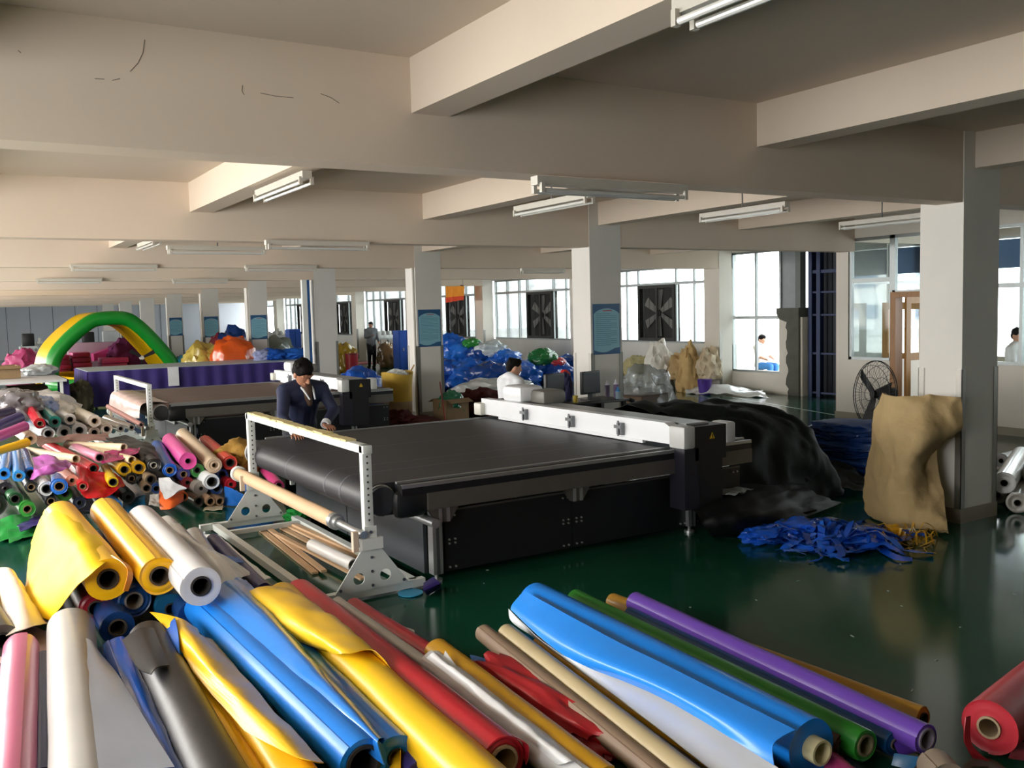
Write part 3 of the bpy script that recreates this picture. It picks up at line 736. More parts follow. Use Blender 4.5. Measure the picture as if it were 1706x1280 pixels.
heap(1268, 552, 48, '#cdb69a', 'big beige roll beside the hot pink roll', far=(1082, 370, 12.0), core=.3, cmat=KRAFT_D, y0=10.1)
heap(1362, 537, 44, '#d5483c', 'orange red roll next to the big beige roll', far=(1215, 410, 11.8), core=.55, cmat=DK, y0=10.15)
heap(1253, 650, 48, '#e9eef0', 'white roll with wide dark core below the big beige roll', core=.6, cmat=DK, y0=10.0)
heap(1316, 606, 34, '#2560bd', 'blue roll tucked above the white roll', core=.6, cmat=DK)
heap(1365, 665, 36, '#c0232f', 'crimson roll beside the white roll', core=.3, cmat=DK, y0=10.05)
heap(1282, 692, 36, '#274a86', 'slate blue roll under the white roll', core=.5, cmat=DK, y0=10.1)
heap(1247, 767, 30, '#a8896c', 'brown paper tube on the floor, first of the low pair', core=.78, cmat=KRAFT_D, y0=9.9, name='paper_roll')
heap(1302, 766, 29, '#9c8068', 'brown paper tube on the floor, second of the low pair', core=.78, cmat=KRAFT_D, y0=9.9, name='paper_roll')
heap(1177, 766, 32, '#6f5f52', 'dark brown tube end on the floor beside the orange sheet', core=.75, cmat=DK, y0=9.95, name='paper_roll')
heap(1190, 690, 44, '#9a968f', 'grey crumpled roll beside the white roll', core=.25, cmat=DK, y0=10.1)
heap(1085, 738, 30, '#d9622a', 'orange roll with sheet spilling from it', core=.65, cmat=DK, y0=9.9)
heap(1110, 655, 34, '#7c1f2a', 'maroon roll end between indigo and grey rolls', core=.4, cmat=DK)
heap(893, 636, 34, '#8d7a63', 'brown roll under the black vinyl roll', core=.7, cmat=DK, y0=10.1)
heap(868, 688, 30, '#8b7763', 'brown roll low beside the dark blue end', core=.68, cmat=DK, y0=10.05)
heap(925, 690, 30, '#234887', 'dark blue roll low beside the brown end', core=.6, cmat=DK, y0=10.05)
heap(780, 632, 36, '#1d1d20', 'black roll under the golden yellow ends', core=.5, cmat=KRAFT_D)
heap(835, 640, 30, '#20222a', 'charcoal roll between black and brown ends', core=.45, cmat=DK)
heap(426, 642, 36, '#e8a08c', 'salmon pink roll above the upright red roll', core=.4, cmat=KRAFT_D, y0=10.0)
heap(490, 678, 36, '#c5202b', 'bright red roll standing proud of the red sheet', far=(480, 545, 10.9), core=.5, cmat=KRAFT_D, y0=9.85)
heap(350, 677, 50, '#2a74d6', 'large bright blue roll low in the heap', core=.55, cmat=KRAFT_D, far=(345, 580, 11.6), y0=9.95)
heap(275, 692, 44, '#d8d9da', 'white roll with dark core beside the large blue roll', core=.6, cmat=DK, y0=10.0)
heap(185, 682, 36, '#1d1f21', 'black roll under the magenta film', core=.55, cmat=KRAFT_D, y0=10.05)
heap(22, 602, 38, '#2f86d8', 'sky blue roll, first of the three side by side', core=.45, cmat=DK, film_=True, far=(45, 480, 11.4))
heap(112, 615, 36, '#3a92e2', 'sky blue roll, second of the three side by side', core=.45, cmat=KRAFT_D, film_=True, far=(95, 470, 11.4), y0=10.1)
heap(182, 600, 38, '#2e6fbd', 'deep sky blue roll, third of the three side by side', core=.6, cmat=DK, film_=True, far=(140, 480, 11.4))
heap(90, 752, 42, '#2c5d3a', 'dark green roll above the grass green roll', core=.6, cmat=DK, y0=10.05)
heap(162, 812, 48, '#3b9a3c', 'grass green roll lowest beside the green sheets', core=.5, cmat=KRAFT_D, y0=10.0)
heap(302, 766, 36, '#27282b', 'black roll on the floor beside the grass green roll', core=.6, cmat=KRAFT_D, y0=10.1)
heap(385, 722, 44, '#3f7d2c', 'olive green roll under the large blue roll', core=.45, cmat=DK, y0=10.15)
heap(-20, 790, 60, '#1d2420', 'black green roll at the edge of the heap', core=.4, cmat=DK, y0=10.1)
heap(688, 790, 36, '#2b76c2', 'blue roll low among the navy offcuts', core=.6, cmat=KRAFT_D, y0=9.95)
heap(600, 770, 34, '#27304f', 'navy roll under the red sheet', core=.5, cmat=DK, y0=10.2)
heap(470, 775, 38, '#2c2f45', 'dark navy roll on the floor below the bright red roll', core=.4, cmat=DK, y0=10.2)
heap(760, 740, 40, '#22242a', 'black roll on the floor behind the blue offcuts', core=.4, cmat=DK, y0=10.3)
heap(30, 690, 40, '#2b2430', 'dark plum roll under the sky blue rolls', core=.3, cmat=DK, y0=10.3)
heap(560, 690, 44, '#8e1c26', 'dark red roll hidden under the red sheet', core=.3, cmat=DK, y0=10.45)
heap(670, 720, 40, '#7d1a22', 'deep maroon roll beside the short yellow roll', core=.3, cmat=DK, y0=10.45)
heap(1000, 660, 40, '#3d4150', 'slate roll behind the white offcut', core=.3, cmat=DK, y0=10.35)
heap(1650, 672, 34, '#d0407f', 'pink roll lying behind the roll stand', far=(1560, 570, 10.6), core=.5, cmat=DK, y0=9.35)
# sheets caught in the heap
def hp(cx, cy, y0): return heap_end(cx, cy, y0)
sheet('vinyl_sheet', [[hp(470, 560, 10.3), hp(560, 590, 10.25), hp(660, 600, 10.25), hp(700, 620, 10.3)], [hp(470, 640, 10.05), hp(560, 660, 10.0), hp(640, 690, 10.02), hp(740, 660, 10.08)], [hp(480, 720, 9.9), hp(545, 750, 9.86), hp(640, 735, 9.9), hp(730, 680, 10.02)]], vinyl('#c81f26'), label='red vinyl sheet hanging down the front of the heap', amp=.03, freq=7, seed=3)
sheet('vinyl_sheet', [[hp(945, 690, 10.0), hp(1020, 690, 9.95), hp(1090, 705, 9.95)], [hp(940, 760, 9.85), hp(1010, 750, 9.8), hp(1085, 745, 9.85)], [hp(950, 815, 9.8), hp(1010, 810, 9.7), hp(1085, 765, 9.85)]], vinyl('#e0662b'), label='orange sheet spilling to the floor from the orange roll', amp=.012, freq=7, seed=5)
sheet('film_offcut', [[hp(940, 630, 9.95), hp(1000, 625, 9.9), hp(1020, 650, 9.85)], [hp(945, 690, 9.85), hp(1010, 700, 9.8), hp(1105, 690, 9.8)], [hp(960, 720, 9.8), hp(985, 755, 9.75), hp(1060, 700, 9.75)]], vinyl('#d5d8de'), label='white offcut lying over the orange sheet', cat='offcut', amp=.01, freq=9)
sheet('film_offcut', [[hp(890, 730, 9.95), hp(940, 735, 9.9)], [hp(880, 790, 9.8), hp(945, 800, 9.75)]], film('#a9a6a2'), label='crumpled grey offcut beside the orange sheet', cat='offcut', amp=.03, freq=9)
sheet('film_sheet', [[hp(190, 500, 10.4), hp(300, 500, 10.3), hp(430, 545, 10.25)], [hp(200, 570, 10.0), hp(300, 560, 9.95), hp(400, 570, 10.0)], [hp(180, 640, 9.9), hp(230, 620, 9.85), hp(330, 600, 9.95)]], film('#b45fb0'), label='magenta violet film draped under the cream tube', amp=.03, freq=9, seed=9)
sheet('film_sheet', [[hp(620, 470, 10.7), hp(720, 460, 10.7), hp(830, 450, 10.8)], [hp(600, 540, 10.3), hp(700, 520, 10.3), hp(820, 480, 10.5)]], film('#b5306e'), label='deep pink film behind the golden yellow ends', amp=.02, freq=9, seed=12)
sheet('vinyl_sheet', [[hp(620, 395, 11.4), hp(760, 385, 11.6), hp(880, 420, 11.5)], [hp(700, 450, 10.9), hp(830, 450, 10.9), hp(930, 470, 10.9)], [hp(830, 560, 10.35), hp(870, 510, 10.5), hp(950, 520, 10.5)]], vinyl('#303136'), label='charcoal sheet spread over the back of the heap', amp=.03, freq=5, seed=15)
sheet('vinyl_sheet', [[hp(190, 400, 11.6), hp(400, 375, 12.3), hp(640, 370, 12.4)], [hp(230, 440, 11.0), hp(400, 410, 11.6), hp(650, 400, 11.8)]], vinyl('#b98d86'), label='dusty rose sheet below the grey film rolls', amp=.03, freq=5, seed=16)
for i, (net, colr, lab) in enumerate((
    ([[(0, 245, .03), (50, 235, .06)], [(0, 285, .01), (62, 262, .03)]], '#2f9a45', 'bright green sheet flat on the floor by the heap'),
    ([[(12, 262, .05), (60, 255, .04)], [(15, 285, .02), (58, 272, .02)]], '#2b8a3f', 'green offcut under the violet strip on the floor'),
    ([[(28, 254, .09), (66, 238, .09)], [(34, 266, .07), (70, 252, .08)]], '#473a7c', 'violet strip lying on the green sheets'),
    ([[(205, 215, .02), (242, 205, .14)], [(205, 238, .01), (243, 232, .01)]], '#2f8cc4', 'blue offcut standing on the floor before the heap'),
    ([[(120, 212, .05), (190, 208, .12)], [(125, 232, .01), (200, 232, .01)]], '#3a4f7d', 'slate blue offcut on the floor below the red sheet'),
    ([[(0, 192, .22), (35, 190, .25)], [(0, 205, .14), (30, 208, .16)]], '#c9c3c9', 'pale lilac scrap below the dark plum roll'),
    ([[(375, 190, .2), (405, 205, .22)], [(372, 222, .01), (425, 226, .01)]], '#2363b4', 'blue sheet at the stand end of the heap'),
    ([[(405, 175, .3), (450, 200, .25)], [(410, 215, .05), (455, 220, .03)]], '#1e58ab', 'deep blue sheet behind the stand upright'),
    ([[(345, 222, .015), (372, 222, .015)], [(338, 230, .01), (370, 231, .01)]], '#cdbd9c', 'cream card scrap under the brown paper tubes'))):
    sheet('offcut', [[at(x, 620+y, z) for x, y, z in row] for row in net], vinyl(colr), label=lab, cat='offcut', amp=.02, freq=8, seed=i, nu=12, nv=12)
# crumpled white and clear film on top at the back
lump('film_bundle', 'crumpled white film bundle beside the white worktable', 'bundle', heap_end(200, 215, 14.2)-Vector((0, 0, .3)), (.55, .5, .3), film('#d4d2d2'), seed=4, amp=.3, freq=2.5)
lump('film_bundle', 'shiny pale blue film crumpled above the teal roll', 'bundle', heap_end(240, 200, 13.6)-Vector((0, 0, .2)), (.22, .4, .18), film('#8fa3d6'), seed=6, amp=.3, freq=2.5)
lump('film_bundle', 'white crumpled film at the crest of the heap by the white film roll', 'bundle', heap_end(340, 235, 13.8)-Vector((0, 0, .22)), (.28, .5, .2), film('#d7d3cf'), seed=8, amp=.3, freq=2.5)
lump('film_bundle', 'grey black crumpled film beside the dull violet roll', 'bundle', heap_end(90, 215, 13.2)-Vector((0, 0, .15)), (.3, .4, .22), film('#6f6b70'), seed=9, amp=.3, freq=2.5)
lump('cloth_bundle', 'tan crumpled cloth behind the stand upright', 'cloth', heap_end(1420, 460, 10.6)-Vector((0, 0, .25)), (.25, .3, .2), cloth('#9a7636'), seed=2, amp=.4, freq=2)

# ---------- second stack of big rolls, in front of the heap
BG = 'big rolls stacked two high'
f1 = roll('big yellow roll with a broad sheet draped from it', at(180, 965, .40), at(101, 860, .40), .135, vinyl('#f0b90c'), core=.066, cmat=M('#3b2f22', .8), group=BG, wob=.006)
sheet('loose_sheet', [[at(118, 842, .42), at(150, 880, .50), at(170, 905, .515), at(185, 932, .49)], [at(92, 838, .50), at(118, 880, .535), at(135, 915, .53), at(160, 950, .50)], [at(68, 862, .40), at(78, 900, .40), at(95, 950, .36), at(118, 990, .33)], [at(52, 905, .14), at(45, 955, .12), at(40, 1010, .10), at(85, 1034, .12)]], M('#ecc40e', .5, var=.05, scale=3, bump=.1, bscale=9, spec=.3), f1, amp=.012, freq=4, seed=2)
sheet('curled_edge', [[at(185, 925, .53), at(205, 940, .52), at(212, 955, .47), at(205, 985, .36)], [at(192, 930, .53), at(214, 942, .50), at(221, 960, .44), at(213, 985, .35)]], vinyl('#e58b10'), f1)
roll('big golden yellow roll between the draped yellow and silver rolls', at(266, 960, .40), at(176, 852, .40), .122, vinyl('#f2b40f'), core=.062, cmat=M('#4a3a2a', .8), group=BG)
roll('big silvery white roll beside the golden yellow roll', at(335, 977, .40), at(236, 866, .40), .122, vinyl('#d9d8d9'), core=.062, cmat=M('#2e2a28', .8), group=BG)
roll('red roll under the draped yellow roll', at(160, 1014, .16), at(115, 930, .16), .108, vinyl('#a81f28'), core=.052, cmat=M('#4d4038', .8), group=BG)
roll('navy roll with pale core under the golden yellow roll', at(223, 1001, .20), at(165, 905, .20), .112, vinyl('#17437c'), core=.058, cmat=M('#8d8377', .7), group=BG)
roll('navy roll lowest of the two high stack', at(196, 1046, .11), at(140, 945, .11), .105, vinyl('#163a70'), core=.056, cmat=M('#51483f', .8), group=BG)
roll('dark teal roll under the silvery white roll', at(285, 1015, .12), at(215, 915, .12), .105, vinyl('#1c5f86'), core=.04, cmat=DK, group=BG)
roll('dark blue roll low beside the teal roll', at(325, 1025, .115), at(240, 910, .115), .11, vinyl('#1b3f77'), core=.05, cmat=DK, group=BG)
sheet('film_sheet', [[at(262, 865, .30), at(300, 900, .30), at(350, 945, .25), at(372, 985, .15)], [at(282, 862, .33), at(318, 895, .35), at(368, 930, .30), at(398, 965, .2)], [at(300, 875, .2), at(330, 905, .22), at(385, 935, .2), at(418, 958, .1)]], film('#e8e8ea'), label='translucent white film crumpled beside the silvery white roll', amp=.02, freq=4, seed=7)
roll('grey roll wrapped in film beside the stand base', at(372, 978, .1), at(322, 895, .1), .09, film('#d2d1d2'), core=.03, cmat=DK)
sheet('film_sheet', [[at(340, 892, .06), at(385, 935, .06), at(425, 970, .05)], [at(362, 890, .09), at(402, 925, .1), at(452, 965, .06)]], vinyl('#eef0f3'), back=vinyl('#35387a'), label='white sheet with violet underside beside the stand base', amp=.02, freq=5)
sheet('offcut', [[at(372, 925, .14), at(398, 930, .15)], [at(384, 938, .13), at(408, 940, .13)]], vinyl('#2d63bb'), label='small blue offcut lying on the white and violet sheet', cat='offcut', amp=.01)
roll('indigo roll lying against the stand base', at(440, 985, .07), at(355, 900, .07), .06, vinyl('#2f2f6b'), core=.03, cmat=DK)

# ---------- loose row of long rolls nearest the camera
FG = 'long rolls laid side by side nearest the viewer'
roll('pink roll lying nearest the frame edge', at(18, 1330, .105), at(36, 1082, .105), .10, vinyl('#b9607f'), core=.05, group=FG, seam=1.2, wob=.007)
roll('dark grey roll with white end at the frame edge', at(4, 1068, .13), at(-40, 1000, .13), .10, vinyl('#4c4a45'), core=.05, cmat=DK, group=FG)
rg = roll('broad silvery grey roll with loose flap', at(140, 1340, .135), at(117, 1048, .135), .130, vinyl('#b9b6b2', .25), core=.06, group=FG, r2=.135, wob=.006)
_A, _B = at(117, 1048, .135), at(140, 1340, .135)
def _fo(t, dx, dz): return _A.lerp(_B, t)+Vector((dx, 0, dz))
sheet('loose_flap', [[_fo(.25, .06, .112), _fo(.5, .06, .113), _fo(.75, .06, .113), _fo(1, .06, .113)], [_fo(.27, .10, .10), _fo(.5, .14, .09), _fo(.75, .17, .085), _fo(1, .19, .08)], [_fo(.30, .13, .06), _fo(.5, .20, .065), _fo(.75, .27, .06), _fo(1, .34, .05)]], vinyl('#b9c0cf', .25), rg, amp=.003, freq=3, thick=.0015)
bl = roll('glossy royal blue film roll between silvery and charcoal rolls', at(285, 1320, .1), at(196, 1085, .1), .088, film('#1f58b4'), core=.04, cmat=KRAFT_D, group=FG, wob=.014)
roll('charcoal black roll with torn outer layer', at(385, 1345, .13), at(246, 1068, .13), .122, M('#262628', .42, var=.06, scale=4, bump=.1, bscale=20), core=.05, group=FG, wob=.005)
sheet('offcut', [[at(204, 1068, .262), at(228, 1112, .262), at(252, 1125, .262)], [at(232, 1048, .285), at(252, 1092, .285), at(262, 1113, .282)], [at(256, 1048, .255), at(272, 1088, .26), at(282, 1110, .262)]], M('#2e2e30', .45, var=.05, scale=4), label='torn charcoal wrap on the end of the black roll', cat='offcut', thick=.005)
y1 = roll('yellow roll with slack folded layers beside the charcoal roll', at(520, 1345, .12), at(330, 1085, .12), .10, vinyl('#e9b318'), core=.04, group=FG, wob=.022)
sheet('folded_layer', [[at(250, 1022, .2), at(300, 1030, .25), at(330, 1045, .2)], [at(280, 1050, .22), at(320, 1065, .27), at(350, 1075, .22)], [at(300, 1080, .2), at(350, 1110, .26), at(400, 1120, .2)], [at(330, 1130, .2), at(430, 1190, .26), at(470, 1200, .2)], [at(410, 1220, .2), at(500, 1265, .25), at(540, 1270, .2)]], vinyl('#eebd24'), y1, amp=.014, freq=3, seed=6)
roll('lower yellow roll under the slack yellow one', at(440, 1350, .095), at(305, 1130, .095), .09, vinyl('#efb818'), core=.04, group=FG, wob=.012)
sheet('offcut', [[at(272, 1050, .2), at(285, 1075, .2), at(298, 1110, .16)], [at(292, 1030, .26), at(298, 1060, .26), at(300, 1100, .2)]], vinyl('#1e5cb5'), back=vinyl('#d8dbe2'), label='blue and white torn corner beside the yellow folds', cat='offcut')
roll('bright blue roll with wide dark core, nearest the bottom', at(606, 1272, .15), at(334, 1012, .15), .108, vinyl('#1a7fe0'), core=.078, cmat=M('#2b2624', .8), group=FG, seam=2.2)
b2 = roll('glossy blue roll with slack top layer', at(660, 1262, .12), at(392, 985, .12), .095, film('#1c78d8'), core=.04, cmat=DK, group=FG, wob=.012)
sheet('slack_layer', [[at(348, 998, .25), at(420, 1075, .23), at(510, 1165, .2), at(640, 1275, .15)], [at(375, 970, .3), at(450, 1040, .29), at(550, 1150, .26), at(630, 1235, .24)], [at(410, 965, .25), at(470, 1040, .24), at(560, 1140, .2), at(645, 1235, .15)]], film('#2c86e6'), b2, amp=.012, freq=3, seed=4)
roll('violet roll sunk between the blue and yellow rolls', at(700, 1290, .075), at(500, 1090, .075), .065, vinyl('#37306f'), core=.03, cmat=DK, group=FG)
y2 = roll('big yellow roll with creased outer sheet over the red roll', at(830, 1340, .15), at(470, 1000, .15), .118, vinyl('#f0bf1c'), core=.05, group=FG, wob=.012)
sheet('outer_sheet', [[at(402, 990, .24), at(470, 1052, .22), at(535, 1082, .22)], [at(432, 980, .31), at(500, 1035, .32), at(575, 1090, .31)], [at(470, 978, .30), at(545, 1025, .31), at(620, 1085, .30)], [at(500, 990, .22), at(580, 1050, .24), at(650, 1115, .24)]], vinyl('#efbf25'), y2, amp=.014, freq=5, seed=8)
sheet('torn_corner', [[at(648, 1262, .1), at(668, 1243, .16)], [at(650, 1285, .08), at(668, 1285, .1)]], vinyl('#e9b01c'), y2)
r1 = roll('long red roll with pale cardboard core', at(838, 1267, .15), at(498, 990, .15), .105, vinyl('#b5202b', .35), core=.066, cmat=M('#b0916b', .7), group=FG, proud=.012)
sheet('loose_edge', [[at(845, 1222, .22), at(868, 1235, .2), at(872, 1262, .13)], [at(855, 1228, .23), at(880, 1245, .19), at(876, 1275, .12)]], vinyl('#a01c2a'), r1)
roll('thin dark red roll behind the long red one', at(760, 1120, .07), at(588, 1012, .07), .065, vinyl('#a81f2a', .35), core=.03, cmat=DK, group=FG)
roll('slim grey white roll along the red roll', at(930, 1262, .10), at(562, 1002, .10), .035, vinyl('#c9c7c4'), core=.02, cmat=DK, group=FG)
w1 = roll('white roll with rippled edge beside the mustard roll', at(985, 1320, .10), at(722, 1105, .10), .075, vinyl('#e2e2e4'), core=.03, cmat=DK, group=FG, wob=.012)
sheet('rippled_edge', [[at(712, 1098, .17), at(790, 1160, .17), at(870, 1225, .16), at(930, 1275, .15)], [at(722, 1090, .2), at(800, 1150, .2), at(885, 1220, .19), at(950, 1272, .18)], [at(735, 1095, .18), at(815, 1160, .17), at(890, 1215, .17), at(960, 1270, .16)]], vinyl('#eceef0'), w1, amp=.012, freq=7)
sheet('offcut', [[at(632, 1028, .1), at(670, 1050, .06)], [at(690, 1050, .1), at(700, 1085, .04)]], film('#b9bfbe'), label='grey film corner sticking up behind the red rolls', cat='offcut', amp=.01)
roll('mustard roll between white roll and red scraps', at(1010, 1310, .09), at(728, 1088, .09), .082, vinyl('#c8941a', .35), core=.03, cmat=DK, group=FG)
sheet('offcut', [[at(735, 1108, .16), at(765, 1130, .15)], [at(742, 1085, .2), at(770, 1125, .15)]], vinyl('#dcdde0'), label='white torn corner over the mustard roll', cat='offcut')
lump('cloth_bundle', 'folded red cloth between the mustard roll and brown tube', 'cloth', at(905, 1190, 0), (.10, .55, .08), vinyl('#a81a22', .5), seed=3, amp=.35, freq=2.2, boxy=.5)
sheet('offcut', [[at(782, 1090, .04), at(815, 1100, .05), at(858, 1112, .04)], [at(790, 1112, .01), at(818, 1122, .02), at(852, 1128, .01)]], vinyl('#1f5fa8'), label='blue offcut on the green floor by the brown tube', cat='offcut', amp=.015)
BT = M('#8a7460', .5, var=.08, scale=5, stretch=(1, .2, 1)); BT2 = M('#b7a680', .45, var=.06, scale=5)
roll('brown paper tube alongside the beige tube', at(1130, 1320, .10), at(806, 1055, .10), .055, BT, core=.03, cmat=DK, group=FG, name='paper_tube', cat='tube', wob=.002)
roll('beige paper tube alongside the brown tube', at(1175, 1318, .115), at(844, 1056, .115), .06, BT2, core=.03, cmat=DK, group=FG, name='paper_tube', cat='tube', wob=.002)
roll('taupe roll under the beige tube', at(1190, 1310, .045), at(985, 1160, .045), .042, BT, core=.02, cmat=DK, group=FG)
roll('amber roll between beige tube and white sheet', at(1250, 1318, .062), at(900, 1075, .062), .058, vinyl('#e0a313', .35), core=.03, cmat=DK, group=FG)
pb = roll('widest bright blue roll with cream core and trailing sheet', at(1352, 1246, .15), at(892, 1003, .15), .128, vinyl('#1583e8', .32), core=.055, cmat=M('#d9cda0', .6), group=FG, proud=.06, wob=.004, seam=2.6)
sheet('trailing_sheet', [[at(874, 985, .27), at(1000, 1055, .285), at(1150, 1130, .285), at(1325, 1218, .275)], [at(855, 1006, .20), at(965, 1082, .23), at(1110, 1148, .25), at(1290, 1240, .25)], [at(851, 1016, .17), at(940, 1092, .16), at(1100, 1160, .19), at(1290, 1276, .20)]], vinyl('#2a8df0', .3), pb, back=vinyl('#e6e8ec'), amp=.004, freq=3)
wr_ = sheet('white_sheet', [[at(848, 1015, .14), at(935, 1090, .15), at(1110, 1160, .16), at(1310, 1290, .16)], [at(850, 1030, .11), at(965, 1115, .125), at(1090, 1200, .14), at(1260, 1325, .14)], [at(858, 1040, .09), at(990, 1132, .125), at(1085, 1205, .135), at(1235, 1325, .135)]], vinyl('#e9ebef'), label='white sheet showing below the widest bright blue roll', amp=.003)
roll('brown vinyl roll wedged beside the widest blue roll', at(1405, 1246, .085), at(985, 1025, .085), .062, vinyl('#5b3327', .4), core=.045, cmat=M('#4a382c', .8), group=FG)
roll('green roll between the brown and dark blue rolls', at(1441, 1242, .115), at(958, 1000, .115), .072, vinyl('#2e8a2c', .35), core=.048, cmat=M('#6e6648', .8), group=FG)
roll('dark blue roll under the purple roll', at(1490, 1240, .07), at(1050, 1025, .07), .055, vinyl('#12497f', .35), core=.024, cmat=M('#5b524a', .8), group=FG)
pp = roll('long purple roll at the aisle side of the row', at(1543, 1232, .125), at(1058, 1003, .125), .068, vinyl('#6a45ad', .32), core=.048, cmat=M('#7d7480', .7), group=FG)
sheet('loose_edge', [[at(1520, 1222, .1), at(1535, 1250, .04)], [at(1480, 1225, .1), at(1500, 1262, .03)]], vinyl('#58399a', .32), pp)
roll('mustard roll beyond the purple roll', at(1538, 1198, .06), at(1020, 1003, .06), .058, vinyl('#b98a32', .4), core=.03, cmat=DK, group=FG)
rd = roll('thick red roll lying across the lower corner by the green floor', at(1648, 1212, .13), at(1648, 1212, .13)+Vector((2.05, .42, 0)), .122, vinyl('#b12a35', .35), core=.05, cmat=M('#a08a6c', .7), group=FG, proud=.01)
sheet('loose_edge', [[at(1608, 1195, .2), at(1606, 1235, .1), at(1620, 1262, .02)], [at(1616, 1192, .2), at(1618, 1240, .08), at(1648, 1268, .012)]], vinyl('#a82530', .35), rd)
roll('beige roll end peeping up at the bottom edge', at(1580, 1300, .07), at(1556, 1275, .07)+Vector((.0, .0, 0)), .075, M('#9d8c7b', .5), core=.02, cmat=DK)
tag(sheet_mb([[at(1690, 1240, .06), at(1720, 1235, .06)], [at(1680, 1265, .02), at(1720, 1270, .03)]], amp=.02, freq=8).build('offcut', [vinyl('#6b2a31'), vinyl('#6b2a31')], None, 60, loc=at(1690, 1240, .06)), 'dull maroon offcut under the thick red roll', 'offcut')
roll('hot pink roll end under the widest blue roll', at(1420, 1300, .05), at(1385, 1270, .05), .045, vinyl('#b83d78'), core=.02, cmat=DK)
sheet('offcut', [[at(1490, 1255, .06), at(1535, 1262, .06)], [at(1485, 1275, .01), at(1520, 1285, .01)]], vinyl('#16618f'), label='teal blue offcut at the foot of the purple roll', cat='offcut')
# pale sheets at the frame edge
sheet('vinyl_sheet', [[at(-20, 950, .16), at(0, 990, .18), at(10, 1060, .16)], [at(15, 948, .22), at(35, 985, .22), at(50, 1045, .2)], [at(38, 975, .12), at(60, 1010, .1), at(85, 1040, .06)]], vinyl('#d6c4b4', .45), label='cream sheet curled at the frame edge', amp=.01)
sheet('vinyl_sheet', [[at(-30, 1030, .03), at(40, 1040, .03), at(95, 1060, .02)], [at(-30, 1100, .01), at(40, 1110, .01), at(75, 1105, .01)]], vinyl('#d8b9ae'), label='pale peach sheet flat between pink and silvery rolls', amp=.006)
roll('yellow and cream roll end at the frame edge', at(8, 1060, .1), at(-30, 960, .1), .085, vinyl('#d9b46a'), core=.04, cmat=DK)
roll('navy roll between pink and silvery rolls', at(72, 1300, .07), at(72, 1100, .07), .06, vinyl('#263a66'), core=.03, cmat=DK, group=FG)
# far-side rolls leaning by the first office column
WR = 'silver film rolls by the column'
for (a, b, r, c, lab) in (((1673, 805), (1760, 775), .105, '#cfcdc9', 'silver film roll with blue sticker on its end, by the column'), ((1695, 838), (1770, 815), .10, '#9d968c', 'grey film roll lowest by the column'), ((1662, 825), (1700, 800), .085, '#75736e', 'dark grey film roll tucked behind the sticker roll'), ((1722, 790), (1790, 765), .105, '#dcdcdb', 'brightest silver film roll on top by the column'), ((1668, 768), (1720, 748), .09, '#c8c8c6', 'silver film roll farther back behind the column')):
    p = at(a[0], a[1], r+(.16 if a[1] in (805, 790) else 0.002)); roll(lab, p, p+Vector((1.6, .75 if a[1] != 768 else .2, 0)), r, film(c), core=r*.3, cmat=DK, group=WR)

# ================================================================== LAMPS, POSTERS
LAMPW = paint('#c6c1b6', .4); TUBEG = M('#d2d2cd', .2, var=.02, coat=.4); LAMPD = M('#6d6a66', .5)
def lamp(label, p, q, drop=0.0, twin=True, up=ZC, rods=1):
    p, q = Vector(p), Vector(q); q.z = p.z = (p.z+q.z)/2
    t = thing('fluorescent_lamp', label, 'lamp', p, 'unlit twin-tube ceiling lamps')
    d = (q-p).normalized(); s = d.cross(Vector((0, 0, 1)))
    MB().bar(p+Vector((0, 0, .03)), q+Vector((0, 0, .03)), .075, .055).build('housing', LAMPW, t, 0)
    for k in ((-1, 1) if twin else (0,)):
        o = s*(k*.045)+Vector((0, 0, -.03)); MB().tube(p+d*.05+o, q-d*.05+o, .014, n=10).build('tube', TUBEG, t)
        for e in (p+d*.03, q-d*.03): MB().bar(e-d*.012+o+Vector((0, 0, .015)), e+d*.012+o+Vector((0, 0, .015)), .026, .06).build('holder', LAMPW, t, 0)
    if drop:
        for k in range(rods):
            c = p.lerp(q, .5 if rods == 1 else .2+.6*k); MB().tube(c+Vector((0, 0, .05)), Vector((c.x, c.y, up)), .008, n=8).build('hanger_rod', LAMPD, t)
lamp('twin tube lamp at the top edge beside the big ceiling beam', at(1132, 30, 3.05), at(1132, 30, 3.05)+Vector((0, -1.25, 0)))
lamp('twin tube lamp mounted under the bright joist above the stand', at(512, 297, 3.05), at(512, 297, 3.05)+Vector((0, 1.25, 0)))
lamp('twin tube lamp fixed along the lower edge of the big cross beam', atY(890, 311, 4.865), atY(1140, 322, 4.865))
for (a, lab) in (((985, 330), 'hung lamp right below the big cross beam lamp'), ((1312, 345), 'hung lamp between the cross beam lamp and the office glass'), ((1545, 362), 'hung lamp in front of the office partition glass')):
    p = at(a[0], a[1], 2.98); lamp(lab, p, p+Vector((0, 1.25, 0)), drop=1)
lamp('lamp under the second cross beam above the bending worker', atY(442, 408, 10.325), atY(614, 412, 10.325))
p = at(278, 417, 2.86); lamp('lamp hung on one rod above the purple draped table', p, p+Vector((1.25, 0, 0)), drop=1)
p = at(262, 402, 3.05); lamp('small looking lamp on the joist near the single rod lamp', p, p+Vector((0, 1.25, 0)))
lamp('lamp on the third cross beam above the arch', atY(117, 447, 15.79), atY(262, 447, 15.79))
lamp('lamp on the third cross beam beside the blue edged opening', atY(408, 447, 15.79), atY(527, 448, 15.79))
lamp('lamp on the third cross beam above the seated worker', atY(868, 452, 15.79), atY(940, 452, 15.79))
lamp('lamp deep in the hall above the arch', atY(60, 469, 21.2), atY(170, 469, 21.2))
lamp('lamp deep in the hall above the first small posters', atY(287, 469, 21.2), atY(380, 469, 21.2))
PB = M('#0f4f7c', .35, var=.06, scale=3); PW = M('#7aafc0', .35, var=.05, scale=2); PT = M('#4c8499', .5); PR = M('#a3544e', .5)
